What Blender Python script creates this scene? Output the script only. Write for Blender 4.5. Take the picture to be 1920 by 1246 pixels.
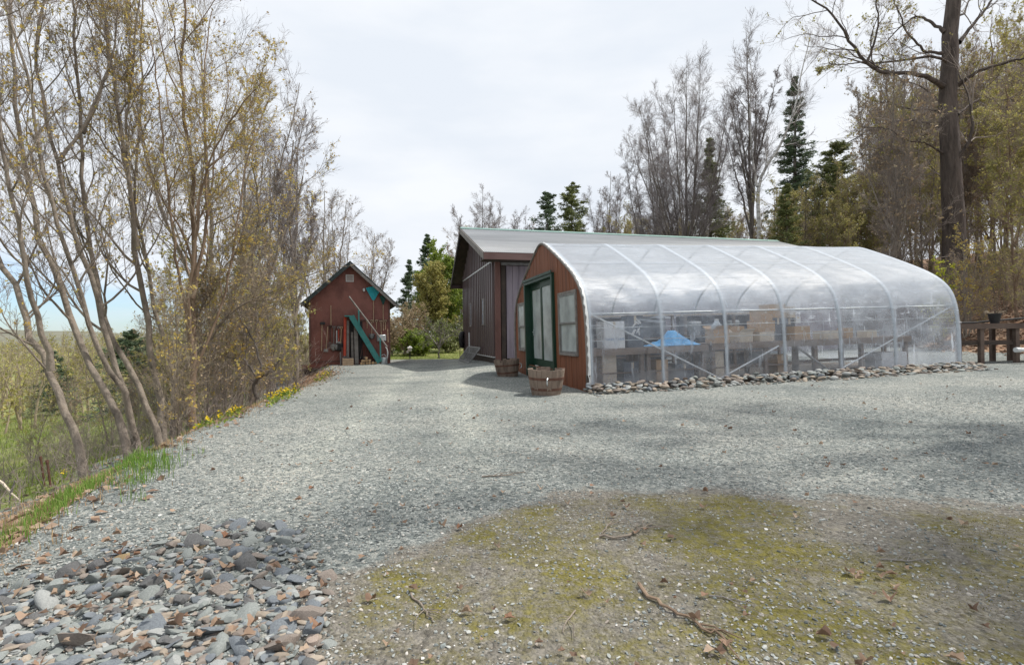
import bpy, bmesh, math, random
import numpy as np
from mathutils import Matrix, Vector

for o in list(bpy.data.objects):
    bpy.data.objects.remove(o, do_unlink=True)
scene = bpy.context.scene
C = scene.collection
R = math.radians

# ------------------------------------------------------------------ camera
CAM_H = 1.2
cam_d = bpy.data.cameras.new("camera")
cam_d.lens = 18.0
cam_d.sensor_width = 36.0
cam_d.clip_start = 0.05
cam_d.clip_end = 6000
cam = bpy.data.objects.new("camera", cam_d)
C.objects.link(cam)
ROT = Matrix.Rotation(R(90.3), 4, 'X') @ Matrix.Rotation(R(-0.6), 4, 'Z')
cam.matrix_world = Matrix.Translation((0, 0, CAM_H)) @ ROT
scene.camera = cam
scene.render.resolution_x, scene.render.resolution_y = 1024, 664

# ------------------------------------------------------------------ sun + sky
SUN_DIR = Vector((0.96, 0.27, 0)).normalized()
SUN_EL = R(60)
sun_vec = Vector((SUN_DIR.x * math.cos(SUN_EL), SUN_DIR.y * math.cos(SUN_EL), math.sin(SUN_EL)))
sd = bpy.data.lights.new("sun", 'SUN')
sd.energy = 3.0
sd.angle = R(1.6)
sd.color = (1.0, 0.95, 0.87)
so = bpy.data.objects.new("sun", sd)
C.objects.link(so)
so.rotation_euler = sun_vec.to_track_quat('Z', 'Y').to_euler()

world = bpy.data.worlds.new("World")
scene.world = world
world.use_nodes = True
wt = world.node_tree
wt.nodes.clear()
W = wt.nodes.new
wo = W("ShaderNodeOutputWorld"); bg = W("ShaderNodeBackground")
sky = W("ShaderNodeTexSky"); sky.sky_type = 'NISHITA'; sky.sun_disc = False
sky.sun_elevation = SUN_EL; sky.sun_rotation = math.atan2(SUN_DIR.x, SUN_DIR.y)
tc = W("ShaderNodeTexCoord"); sep = W("ShaderNodeSeparateXYZ")
mp = W("ShaderNodeMapping"); mp.inputs['Scale'].default_value = (1.3, 1.3, 4.5)
n1 = W("ShaderNodeTexNoise"); n1.inputs['Scale'].default_value = 1.7; n1.inputs['Detail'].default_value = 6; n1.inputs['Roughness'].default_value = .55
mr = W("ShaderNodeMapRange"); mr.inputs['From Min'].default_value = -0.02; mr.inputs['From Max'].default_value = 0.33
mr.inputs['To Min'].default_value = -0.04; mr.inputs['To Max'].default_value = 0.75
xr = W("ShaderNodeMapRange"); xr.inputs['From Min'].default_value = -0.7; xr.inputs['From Max'].default_value = 0.3
xr.inputs['To Min'].default_value = -0.08; xr.inputs['To Max'].default_value = 0.35
add = W("ShaderNodeMath"); add.operation = 'ADD'
add2 = W("ShaderNodeMath"); add2.operation = 'ADD'
cr = W("ShaderNodeMapRange"); cr.inputs['From Min'].default_value = 0.36; cr.inputs['From Max'].default_value = 0.8; cr.interpolation_type = 'SMOOTHSTEP'
mix = W("ShaderNodeMix"); mix.data_type = 'RGBA'
n2 = W("ShaderNodeTexNoise"); n2.inputs['Scale'].default_value = 2.3; n2.inputs['Detail'].default_value = 7
cc = W("ShaderNodeMix"); cc.data_type = 'RGBA'
cc.inputs['A'].default_value = (5.25, 5.6, 6.1, 1); cc.inputs['B'].default_value = (6.0, 6.2, 6.5, 1)
cm = W("ShaderNodeMapRange"); cm.inputs['From Min'].default_value = 0.35; cm.inputs['From Max'].default_value = 0.62
sk = W("ShaderNodeMix"); sk.data_type = 'RGBA'; sk.blend_type = 'MULTIPLY'; sk.inputs['Factor'].default_value = 1
sk.inputs['B'].default_value = (.62, .84, 1.2, 1)
sky.dust_density = .3; sky.air_density = 1.3; sky.ozone_density = 2.5
lk = wt.links.new
lk(tc.outputs['Generated'], sep.inputs[0]); lk(tc.outputs['Generated'], mp.inputs[0])
lk(mp.outputs[0], n1.inputs['Vector']); lk(mp.outputs[0], n2.inputs['Vector'])
lk(sep.outputs['Z'], mr.inputs['Value']); lk(sep.outputs['X'], xr.inputs['Value'])
lk(mr.outputs[0], add.inputs[0]); lk(xr.outputs[0], add.inputs[1])
lk(add.outputs[0], add2.inputs[0]); lk(n1.outputs['Fac'], add2.inputs[1])
lk(add2.outputs[0], cr.inputs['Value'])
lk(n2.outputs['Fac'], cm.inputs['Value']); lk(cm.outputs[0], cc.inputs['Factor'])
lk(sky.outputs[0], sk.inputs['A'])
lk(cr.outputs[0], mix.inputs['Factor']); lk(sk.outputs['Result'], mix.inputs['A']); lk(cc.outputs['Result'], mix.inputs['B'])
lk(mix.outputs['Result'], bg.inputs['Color']); bg.inputs['Strength'].default_value = 0.1
lk(bg.outputs[0], wo.inputs['Surface'])

scene.view_settings.view_transform = 'Standard'
scene.view_settings.look = 'None'
scene.view_settings.exposure = 0.66
scene.view_settings.gamma = 1.0
scene.cycles.max_bounces = 8
scene.cycles.transparent_max_bounces = 16
scene.cycles.use_denoising = True
scene.cycles.denoising_input_passes = 'RGB_ALBEDO_NORMAL'
scene.cycles.denoising_prefilter = 'ACCURATE'

# ------------------------------------------------------------------ helpers
def ray(px, py):
    return (ROT.to_3x3() @ Vector(((px - 960) / 960, -(py - 623) / 960, -1)))

def at(px, py, Y):
    d = ray(px, py)
    return Vector((d.x / d.y * Y, Y, CAM_H + d.z / d.y * Y))

YARD = np.array([(-2.0, -14), (-2.2, .5), (-2.9, 2.9), (-3.7, 4.9), (-4.2, 6.8), (-4.8, 10.3), (-5.8, 16.5), (-6.9, 20), (-8.6, 23),
                 (-10.5, 28), (-9, 48), (-2, 52), (18, 37), (19.5, 26), (15.2, 17.2), (17, 15.6), (45, 14), (45, -14)], float)

def sstep(a, b, x):
    t = np.clip((x - a) / (b - a), 0, 1)
    return t * t * (3 - 2 * t)

def yard_dist(X, Y):
    X = np.asarray(X, float); Y = np.asarray(Y, float)
    best = np.full(X.shape, 1e9); inside = np.zeros(X.shape, bool)
    n = len(YARD)
    for i in range(n):
        ax, ay = YARD[i]; bx, by = YARD[(i + 1) % n]
        dx, dy = bx - ax, by - ay
        t = np.clip(((X - ax) * dx + (Y - ay) * dy) / (dx * dx + dy * dy), 0, 1)
        best = np.minimum(best, np.hypot(X - ax - t * dx, Y - ay - t * dy))
        c = ((ay > Y) != (by > Y))
        with np.errstate(divide='ignore', invalid='ignore'):
            xi = (bx - ax) * (Y - ay) / (by - ay if by != ay else 1e-9) + ax
        inside ^= (c & (X < xi))
    return np.where(inside, -best, best)

def wob(X, Y):
    return (np.sin(X * 1.3 + 1.1) * np.cos(Y * 1.1 + .4) * .5 + np.sin(X * 3.1 + Y * 2.3) * .3 + np.sin(X * 6.7 - Y * 5.9 + 2) * .2)

def height(X, Y):
    X = np.asarray(X, float); Y = np.asarray(Y, float)
    d = yard_dist(X, Y)
    do = np.maximum(d + .5 * wob(X * .7, Y * .7) * np.clip(d, 0, 1), 0)
    w = np.where(Y > 14, sstep(-5, 6, X), sstep(6, 12, X))
    fall = -6.5 * (1 - np.exp(-do / 20)) - .25 * (1 - np.exp(-do * 2.5))
    rise = 15 * (1 - np.exp(-do * .36 / 15))
    z = fall * (1 - w) + rise * w
    far = np.clip((np.hypot(X, Y) - 150) / 400, 0, 1)
    z = z * (1 - far * w)
    z = z - 6.5 * far * w
    z += .0225 * np.clip(X - 1.6, 0, 14) * sstep(3, 9, Y) * (1 - sstep(60, 90, Y))
    z += .16 * sstep(15, 18.5, Y) * sstep(-3, -.6, X) * (1 - sstep(60, 90, Y))
    z += .02 * wob(X, Y) * sstep(1, 3, np.hypot(X, Y)) + .12 * wob(X * .4, Y * .4) * sstep(.3, 4, d)
    return z

def gz(x, y):
    return float(height(np.array([x]), np.array([y]))[0])

def ground_px(px, py):
    d = ray(px, py)
    ts = np.concatenate([np.arange(1, 12, .02), np.arange(12, 60, .05), np.arange(60, 300, .5)])
    X = d.x / d.y * ts; Z = CAM_H + d.z / d.y * ts
    h = height(X, ts)
    k = np.argmax(Z < h)
    return Vector((X[k], ts[k], h[k]))

def setp(o, label=None, cat=None, group=None, kind=None):
    if label: o['label'] = label
    if cat: o['category'] = cat
    if group: o['group'] = group
    if kind: o['kind'] = kind
    return o

def thing(name, label, cat, loc=(0, 0, 0), rot=(0, 0, 0), group=None):
    o = bpy.data.objects.new(name, None)
    C.objects.link(o)
    o.empty_display_size = .2
    o.location = loc; o.rotation_euler = rot
    return setp(o, label, cat, group)

def np_mesh(name, V, F, smooth=False):
    """V (n,3); F (m,k) all the same k"""
    m = bpy.data.meshes.new(name)
    V = np.ascontiguousarray(V, np.float32); F = np.ascontiguousarray(F, np.int32)
    k = F.shape[1]
    m.vertices.add(len(V)); m.vertices.foreach_set('co', V.ravel())
    m.loops.add(F.size); m.loops.foreach_set('vertex_index', F.ravel())
    m.polygons.add(len(F))
    m.polygons.foreach_set('loop_start', np.arange(0, F.size, k, dtype=np.int32))
    m.polygons.foreach_set('loop_total', np.full(len(F), k, np.int32))
    m.polygons.foreach_set('use_smooth', np.full(len(F), smooth))
    m.update(calc_edges=True)
    return m

def link(name, me, mat=None, parent=None):
    o = bpy.data.objects.new(name, me)
    C.objects.link(o)
    if mat is not None:
        me.materials.append(mat)
    if parent is not None:
        o.parent = parent
    return o

class MB:
    def __init__(s): s.v = []; s.f = []
    def add(s, vs, fs):
        b = len(s.v); s.v += [tuple(v) for v in vs]; s.f += [tuple(i + b for i in f) for f in fs]; return s
    def box(s, x0, x1, y0, y1, z0, z1):
        return s.add([(x0, y0, z0), (x1, y0, z0), (x1, y1, z0), (x0, y1, z0), (x0, y0, z1), (x1, y0, z1), (x1, y1, z1), (x0, y1, z1)],
                     [(0, 3, 2, 1), (4, 5, 6, 7), (0, 1, 5, 4), (1, 2, 6, 5), (2, 3, 7, 6), (3, 0, 4, 7)])
    def bar(s, a, b, w, h=None, up=(0, 0, 1)):
        """box beam from a to b, w wide, h tall"""
        h = h or w; a = Vector(a); b = Vector(b); d = (b - a).normalized(); up = Vector(up)
        if abs(d.dot(up)) > .98: up = Vector((0, 1, 0))
        sx = d.cross(up).normalized() * (w / 2); sz = sx.cross(d).normalized() * (h / 2)
        vs = []
        for p in (a, b):
            vs += [p - sx - sz, p + sx - sz, p + sx + sz, p - sx + sz]
        return s.add(vs, [(0, 1, 2, 3), (7, 6, 5, 4), (0, 4, 5, 1), (1, 5, 6, 2), (2, 6, 7, 3), (3, 7, 4, 0)])
    def tube(s, pts, r, n=8, close=False):
        pts = [Vector(p) for p in pts]; rs = r if isinstance(r, (list, tuple)) else [r] * len(pts)
        vs = []; N = len(pts)
        tan = []
        for i in range(N):
            t = (pts[(i + 1) % N if close else min(i + 1, N - 1)] - pts[(i - 1) % N if close else max(i - 1, 0)])
            tan.append(t.normalized() if t.length > 1e-9 else Vector((0, 0, 1)))
        ref = Vector((0, 0, 1))
        if abs(tan[0].dot(ref)) > .9: ref = Vector((1, 0, 0))
        e = (ref - tan[0] * ref.dot(tan[0])).normalized()
        for i in range(N):
            e = (e - tan[i] * e.dot(tan[i])).normalized(); f = tan[i].cross(e)
            for k in range(n):
                a = 2 * math.pi * k / n
                vs.append(pts[i] + (e * math.cos(a) + f * math.sin(a)) * rs[i])
        fs = []
        for i in range(N if close else N - 1):
            j = (i + 1) % N
            for k in range(n):
                k2 = (k + 1) % n
                fs.append((i * n + k, i * n + k2, j * n + k2, j * n + k))
        if not close:
            fs.append(tuple(range(n - 1, -1, -1))); fs.append(tuple((N - 1) * n + k for k in range(n)))
        return s.add(vs, fs)
    def lathe(s, prof, n=20, c=(0, 0, 0)):
        vs = []; m = len(prof)
        for r, z in prof:
            for k in range(n):
                a = 2 * math.pi * k / n; vs.append((c[0] + r * math.cos(a), c[1] + r * math.sin(a), c[2] + z))
        fs = [(i * n + k, i * n + (k + 1) % n, (i + 1) * n + (k + 1) % n, (i + 1) * n + k) for i in range(m - 1) for k in range(n)]
        fs.append(tuple(range(n - 1, -1, -1))); fs.append(tuple((m - 1) * n + k for k in range(n)))
        return s.add(vs, fs)
    def prism(s, poly, a, b, axis='x'):
        """poly of 2-D points swept between a and b along the axis"""
        n = len(poly)
        def P(p, t):
            return {'x': (t, p[0], p[1]), 'y': (p[0], t, p[1]), 'z': (p[0], p[1], t)}[axis]
        vs = [P(p, a) for p in poly] + [P(p, b) for p in poly]
        fs = [tuple(range(n)), tuple(range(2 * n - 1, n - 1, -1))] + [(i, i + n, (i + 1) % n + n, (i + 1) % n) for i in range(n)]
        return s.add(vs, fs)
    def rot(s, M):
        s.v = [tuple(M @ Vector(v)) for v in s.v]; return s
    def build(s, name, mat, parent=None, smooth=False, bevel=0, jitter=0, seed=0):
        bm = bmesh.new()
        vs = [bm.verts.new(v) for v in s.v]
        for f in s.f:
            try: bm.faces.new([vs[i] for i in f])
            except ValueError: pass
        bmesh.ops.recalc_face_normals(bm, faces=bm.faces)
        if jitter:
            rg = random.Random(seed)
            for v in bm.verts:
                v.co += Vector((rg.uniform(-1, 1), rg.uniform(-1, 1), rg.uniform(-1, 1))) * jitter
        m = bpy.data.meshes.new(name)
        bm.to_mesh(m); bm.free()
        if smooth:
            m.polygons.foreach_set('use_smooth', [True] * len(m.polygons))
            try: m.set_sharp_from_angle(angle=R(40))
            except Exception: pass
        o = link(name, m, mat, parent)
        if bevel:
            b = o.modifiers.new('bevel', 'BEVEL'); b.width = bevel; b.segments = 2; b.limit_method = 'ANGLE'
        return o

# ------------------------------------------------------------------ materials
def newmat(name):
    m = bpy.data.materials.new(name); m.use_nodes = True
    nt = m.node_tree
    return m, nt, nt.nodes['Principled BSDF'], nt.nodes['Material Output']

def ramp(nt, stops):
    r = nt.nodes.new("ShaderNodeValToRGB")
    el = r.color_ramp.elements
    while len(el) > len(stops): el.remove(el[-1])
    while len(el) < len(stops): el.new(1)
    for e, (p, c) in zip(el, stops):
        e.position = p; e.color = (*c, 1)
    return r

def pm(name, c1, c2, scale=3, rough=.75, bump=.3, bscale=None, stretch=(1, 1, 1), metal=0, spec=.4, detail=6, c3=None, dist=.02):
    m, nt, b, out = newmat(name)
    L = nt.links.new; N = nt.nodes.new
    tc = N("ShaderNodeTexCoord"); mp = N("ShaderNodeMapping"); mp.inputs['Scale'].default_value = stretch
    L(tc.outputs['Object'], mp.inputs[0])
    n = N("ShaderNodeTexNoise"); n.inputs['Scale'].default_value = scale; n.inputs['Detail'].default_value = detail; n.inputs['Roughness'].default_value = .62
    L(mp.outputs[0], n.inputs['Vector'])
    st = [(.3, c1), (.7, c2)] if c3 is None else [(.25, c1), (.55, c2), (.75, c3)]
    r = ramp(nt, st); L(n.outputs['Fac'], r.inputs[0]); L(r.outputs[0], b.inputs['Base Color'])
    b.inputs['Roughness'].default_value = rough; b.inputs['Metallic'].default_value = metal; b.inputs['Specular IOR Level'].default_value = spec
    if bump:
        n2 = N("ShaderNodeTexNoise"); n2.inputs['Scale'].default_value = bscale or scale * 6; n2.inputs['Detail'].default_value = 5
        L(mp.outputs[0], n2.inputs['Vector'])
        bp = N("ShaderNodeBump"); bp.inputs['Strength'].default_value = bump; bp.inputs['Distance'].default_value = dist
        L(n2.outputs['Fac'], bp.inputs['Height']); L(bp.outputs[0], b.inputs['Normal'])
    return m

def island(name, stops, rough=.7, transl=0, spec=.3):
    """colour picked at random for every leaf or pebble of the mesh"""
    m, nt, b, out = newmat(name)
    L = nt.links.new; N = nt.nodes.new
    g = N("ShaderNodeNewGeometry"); r = ramp(nt, stops); r.color_ramp.interpolation = 'LINEAR'
    L(g.outputs['Random Per Island'], r.inputs[0]); L(r.outputs[0], b.inputs['Base Color'])
    b.inputs['Roughness'].default_value = rough; b.inputs['Specular IOR Level'].default_value = spec
    if transl:
        t = N("ShaderNodeBsdfTranslucent"); L(r.outputs[0], t.inputs['Color'])
        mx = N("ShaderNodeMixShader"); mx.inputs[0].default_value = transl
        L(b.outputs[0], mx.inputs[1]); L(t.outputs[0], mx.inputs[2]); L(mx.outputs[0], out.inputs['Surface'])
    return m

M = {}
M['cedar'] = pm('cedar', (.08, .028, .015), (.215, .075, .034), 2.6, .6, .3, 18, (1, 2.5, .12), c3=(.13, .05, .03))
M['green'] = pm('green paint', (.007, .032, .02), (.013, .05, .03), 4, .4, .08)
M['greywood'] = pm('weathered frame', (.14, .125, .115), (.27, .25, .235), 5, .7, .2, 30)
M['galv'] = pm('galvanised steel', (.42, .46, .48), (.60, .64, .66), 6, .35, .05, metal=.4)
M['whitepipe'] = pm('pale pipe', (.52, .54, .55), (.68, .70, .70), 6, .4, .05)
M['darkwood'] = pm('dark board', (.03, .022, .018), (.07, .05, .038), 4, .7, .2)
M['benchwood'] = pm('old grey boards', (.14, .105, .085), (.29, .235, .20), 3, .8, .3, 25, (.4, 1, 1))
M['siding'] = pm('plum brown metal siding', (.048, .026, .027), (.095, .058, .058), 1.2, .30, .06, 8, (1, 1, .2), metal=.15, spec=.6)
M['barndoor'] = pm('faded plum boards', (.15, .125, .155), (.27, .23, .265), 2.0, .7, .2, 20, (1.5, 1, .15), c3=(.20, .165, .19))
M['fascia'] = pm('brown fascia', (.13, .07, .062), (.22, .135, .12), 3, .6, .1, stretch=(.3, 1, 1))
M['post'] = pm('red brown post', (.10, .045, .036), (.17, .08, .065), 3, .6, .15, stretch=(1, 1, .3))
M['roofmetal'] = pm('grey roof metal', (.19, .20, .212), (.285, .297, .31), .9, .42, .05, 9, (.25, 1.5, 1), metal=.35)
M['ridge'] = pm('green grey ridge cap', (.12, .22, .20), (.22, .33, .30), 4, .5, .05, metal=.2)
M['shedwall'] = pm('maroon shed boards', (.095, .036, .03), (.25, .105, .085), 1.4, .75, .25, 14, (1, 1, .7), c3=(.24, .09, .07))
M['brickred'] = pm('brick red boards', (.18, .06, .045), (.28, .11, .085), 3, .75, .2)
M['shingle'] = pm('dark shingles', (.02, .03, .03), (.055, .07, .07), 6, .8, .4)
M['teal'] = pm('teal paint', (.03, .17, .17), (.06, .27, .25), 4, .5, .15)
M['tealbright'] = pm('teal plastic', (.01, .27, .33), (.03, .40, .46), 6, .4, .05)
M['darkgreen'] = pm('dark green plastic', (.012, .06, .055), (.025, .10, .085), 6, .4, .05)
M['handle'] = pm('ash handle', (.36, .24, .15), (.52, .38, .26), 8, .6, .1)
M['blackplastic'] = pm('black plastic', (.010, .010, .011), (.03, .03, .032), 6, .5, .1)
M['rubber'] = pm('rubber', (.018, .018, .019), (.05, .05, .05), 6, .8, .2)
M['steelgrey'] = pm('dull steel', (.16, .16, .16), (.32, .32, .32), 8, .45, .1, metal=.5)
M['red'] = pm('red paint', (.42, .04, .02), (.60, .09, .04), 5, .5, .1)
M['white'] = pm('white paint', (.58, .58, .57), (.74, .74, .73), 5, .6, .1)
M['cardboard'] = pm('cardboard', (.40, .26, .15), (.52, .36, .23), 3, .85, .1)
M['cardlight'] = pm('pale cardboard', (.52, .44, .34), (.66, .58, .48), 3, .85, .1)
M['foam'] = pm('white foam box', (.66, .67, .68), (.78, .79, .80), 4, .8, .1)
M['tarp'] = pm('blue tarp', (.05, .30, .62), (.12, .45, .78), 5, .4, .3)
M['printblue'] = pm('blue print', (.10, .22, .45), (.14, .28, .5), 5, .7, 0)
M['greybox'] = pm('slate grey plastic', (.10, .115, .14), (.17, .19, .22), 4, .6, .1)
M['barrelwood'] = pm('weathered barrel staves', (.07, .05, .038), (.25, .19, .15), 5, .85, .5, 30, (1, 1, .25), c3=(.19, .14, .11))
M['hooprust'] = pm('rusty hoop', (.07, .032, .022), (.17, .085, .06), 9, .8, .4)
M['darkbench'] = pm('dark weathered boards', (.075, .052, .042), (.17, .125, .10), 3, .85, .3, 25, (.4, 1, 1))
M['soil'] = pm('potting soil', (.025, .018, .013), (.06, .045, .035), 12, .95, .8)
M['bark'] = pm('grey brown bark', (.06, .048, .039), (.26, .22, .18), 7, .9, .9, 22, (1, 1, .45), c3=(.20, .155, .12), dist=.03, detail=10)
M['barkdark'] = pm('dark bark', (.075, .062, .053), (.22, .19, .165), 4, .9, .8, 12, (1, 1, .3), dist=.04)
M['barkoak'] = pm('furrowed oak bark', (.045, .036, .032), (.15, .12, .105), 3, .95, 1.0, 9, (1.6, 1.6, .3), dist=.08)
M['barkred'] = pm('warm bark', (.12, .08, .055), (.32, .23, .16), 4, .9, .5, 14, (1, 1, .35))
M['birch'] = pm('birch bark', (.07, .06, .055), (.62, .60, .57), 3, .8, .3, 12, (.6, .6, 2.4), c3=(.72, .70, .68))
M['twig'] = pm('twigs', (.20, .165, .145), (.35, .295, .26), 1.5, .85, 0)
M['twiggrey'] = pm('grey twigs', (.19, .165, .165), (.33, .29, .285), 1.5, .85, 0)
M['twigwarm'] = pm('warm twigs', (.25, .20, .145), (.40, .335, .245), 1.5, .85, 0)
M['leafgold'] = island('golden young leaves', [(0, (.50, .33, .08)), (.4, (.62, .48, .14)), (.7, (.50, .48, .18)), (1, (.58, .38, .11))], .6, .45)
M['leafolive'] = island('olive young leaves', [(0, (.26, .25, .08)), (.5, (.38, .36, .12)), (1, (.48, .40, .15))], .6, .4)
M['leafgreen'] = island('fresh green leaves', [(0, (.11, .17, .03)), (.5, (.20, .27, .045)), (1, (.30, .36, .06))], .6, .4)
M['leaflime'] = island('lime new leaves', [(0, (.40, .42, .04)), (.5, (.55, .55, .06)), (1, (.40, .48, .06))], .6, .45)
M['leafrust'] = island('rusty buds', [(0, (.34, .24, .16)), (.5, (.42, .32, .20)), (1, (.36, .30, .20))], .7, .2)
M['needles'] = island('spruce needles', [(0, (.065, .10, .065)), (.5, (.11, .16, .09)), (1, (.18, .23, .125))], .6, .15)
M['needleslight'] = island('hemlock needles', [(0, (.11, .14, .055)), (.5, (.18, .205, .075)), (1, (.28, .29, .12))], .6, .2)
M['drygrass'] = island('dry straw', [(0, (.28, .19, .10)), (.5, (.42, .31, .18)), (1, (.34, .22, .13))], .8, .2)
M['grass'] = island('green grass', [(0, (.10, .19, .03)), (.5, (.17, .30, .05)), (1, (.28, .40, .09))], .6, .35)
M['deadleaf'] = island('dead leaves', [(0, (.13, .085, .06)), (.35, (.23, .15, .105)), (.6, (.31, .22, .155)), (.85, (.39, .30, .225)), (1, (.22, .115, .07))], .8, .1)
M['petal'] = island('yellow petals', [(0, (.70, .50, .01)), (1, (.80, .62, .03))], .5, .3)
M['pebble'] = island('gravel chips', [(0, (.11, .12, .12)), (.25, (.22, .245, .24)), (.5, (.31, .325, .31)), (.75, (.42, .43, .41)), (.93, (.35, .30, .25)), (1, (.62, .61, .58))], .85)

# ------------------------------------------------------------------ terrain
def ground_mat():
    m, nt, b, out = newmat('terrain')
    L = nt.links.new; N = nt.nodes.new
    geo = N("ShaderNodeNewGeometry")
    def noise(scale, detail=5, rough=.6, vec=None):
        n = N("ShaderNodeTexNoise"); n.inputs['Scale'].default_value = scale; n.inputs['Detail'].default_value = detail; n.inputs['Roughness'].default_value = rough
        L(vec or geo.outputs['Position'], n.inputs['Vector']); return n
    def vor(scale, rnd=1.0):
        v = N("ShaderNodeTexVoronoi"); v.inputs['Scale'].default_value = scale; L(geo.outputs['Position'], v.inputs['Vector']); v.inputs['Randomness'].default_value = rnd; return v
    def mixc(f, a, c, blend='MIX'):
        x = N("ShaderNodeMix"); x.data_type = 'RGBA'; x.blend_type = blend
        if isinstance(f, float): x.inputs['Factor'].default_value = f
        else: L(f, x.inputs['Factor'])
        for s, v in (('A', a), ('B', c)):
            if isinstance(v, tuple): x.inputs[s].default_value = (*v, 1)
            else: L(v, x.inputs[s])
        return x.outputs['Result']
    def mrange(v, a, c, d=0., e=1.):
        r = N("ShaderNodeMapRange"); r.interpolation_type = 'SMOOTHSTEP'
        L(v, r.inputs['Value'])
        for k, q in (('From Min', a), ('From Max', c), ('To Min', d), ('To Max', e)): r.inputs[k].default_value = q
        return r.outputs[0]
    def math_(op, a, c):
        x = N("ShaderNodeMath"); x.operation = op
        for i, v in enumerate((a, c)):
            if isinstance(v, float): x.inputs[i].default_value = v
            else: L(v, x.inputs[i])
        return x.outputs[0]
    def attr(n):
        a = N("ShaderNodeAttribute"); a.attribute_name = n; return a.outputs['Fac']
    v1 = vor(62); v2 = vor(31)
    bwn = N("ShaderNodeSeparateColor"); L(v1.outputs['Color'], bwn.inputs[0])
    bwm = N("ShaderNodeSeparateColor"); L(v2.outputs['Color'], bwm.inputs[0])
    g1 = ramp(nt, [(0, (.05, .055, .055)), (.3, (.17, .19, .185)), (.6, (.29, .30, .285)), (.85, (.40, .40, .375)), (1, (.66, .65, .61))]); L(bwn.outputs[0], g1.inputs[0])
    g2 = ramp(nt, [(0, (.10, .115, .115)), (.5, (.26, .27, .255)), (1, (.44, .43, .395))]); L(bwm.outputs[0], g2.inputs[0])
    fine = mixc(mrange(noise(4).outputs['Fac'], .35, .65), g1.outputs[0], g2.outputs[0])
    tone = ramp(nt, [(.28, (.58, .63, .65)), (.5, (.87, .90, .90)), (.72, (1.14, 1.13, 1.10))]); L(noise(.55, 4, .55).outputs['Fac'], tone.inputs[0])
    gravel = mixc(1.0, fine, tone.outputs[0], 'MULTIPLY')
    # drier pale wheel-packed stone along the middle of the drive
    dust = mixc(math_('MULTIPLY', attr('pale'), mrange(noise(1.4).outputs['Fac'], .3, .6, .35, 1.)), gravel, mixc(1.0, gravel, (1.34, 1.32, 1.27), 'MULTIPLY'))
    # moss
    mo = ramp(nt, [(.25, (.08, .06, .03)), (.42, (.13, .115, .025)), (.56, (.185, .165, .038)), (.72, (.26, .225, .055))]); L(noise(9, 6, .7).outputs['Fac'], mo.inputs[0])
    brown = ramp(nt, [(.3, (.07, .055, .04)), (.5, (.15, .12, .09)), (.7, (.30, .26, .20))]); L(noise(38, 5, .75).outputs['Fac'], brown.inputs[0])
    mf = math_('ADD', attr('moss'), math_('MULTIPLY', math_('SUBTRACT', noise(1.1, 8, .72).outputs['Fac'], .5), 1.9))
    bf = math_('ADD', attr('moss'), math_('MULTIPLY', math_('SUBTRACT', noise(1.5, 8, .7).outputs['Fac'], .5), 2.6))
    c = mixc(math_('MULTIPLY', mrange(bf, .35, .75), .9), dust, mixc(.33, brown.outputs[0], fine))
    c = mixc(math_('MULTIPLY', mrange(mf, .80, 1.16), mrange(noise(26, 4, .7).outputs['Fac'], .34, .56, .15, .95)), c, mo.outputs[0])
    # leaf litter
    vl = vor(11); sl = N("ShaderNodeSeparateColor"); L(vl.outputs['Color'], sl.inputs[0])
    li = ramp(nt, [(0, (.085, .045, .028)), (.4, (.20, .115, .07)), (.7, (.31, .195, .125)), (1, (.42, .30, .21))]); L(sl.outputs[0], li.inputs[0])
    lf = math_('ADD', attr('litter'), math_('MULTIPLY', math_('SUBTRACT', noise(1.7, 6, .65).outputs['Fac'], .5), .9))
    c = mixc(mrange(lf, .4, .62), c, mixc(.3, li.outputs[0], noise(30).outputs['Color'], 'OVERLAY'))
    # turf
    gr = ramp(nt, [(.25, (.12, .15, .045)), (.45, (.20, .23, .075)), (.6, (.29, .28, .12)), (.8, (.36, .30, .17))])
    L(noise(.16, 9, .68).outputs['Fac'], gr.inputs[0])
    gn = ramp(nt, [(.3, (.65, .65, .6)), (.7, (1.3, 1.3, 1.3))]); L(noise(14, 6, .7).outputs['Fac'], gn.inputs[0])
    gf = math_('ADD', attr('turf'), math_('MULTIPLY', math_('SUBTRACT', noise(1.3, 6, .65).outputs['Fac'], .5), .8))
    c = mixc(mrange(gf, .4, .62), c, mixc(1.0, gr.outputs[0], gn.outputs[0], 'MULTIPLY'))
    L(c, b.inputs['Base Color'])
    b.inputs['Roughness'].default_value = .93; b.inputs['Specular IOR Level'].default_value = .2
    hsum = math_('ADD', math_('MULTIPLY', v1.outputs['Distance'], -.6), math_('ADD', math_('MULTIPLY', v2.outputs['Distance'], -.5), math_('MULTIPLY', noise(45, 5, .7).outputs['Fac'], .8)))
    bp = N("ShaderNodeBump"); bp.inputs['Strength'].default_value = .95; bp.inputs['Distance'].default_value = .022
    L(hsum, bp.inputs['Height']); L(bp.outputs[0], b.inputs['Normal'])
    return m

M['ground'] = ground_mat()

def moss_mask(X, Y):
    e = 3.75 + .25 * np.sin(X * 1.1 + .5) - .45 * sstep(3, 5, X) - 1.2 * sstep(.6, -1.6, X)
    return sstep(.35, -.35, Y - e) * sstep(-1.25, -.55, X + (Y - 2) * .12)

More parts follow.
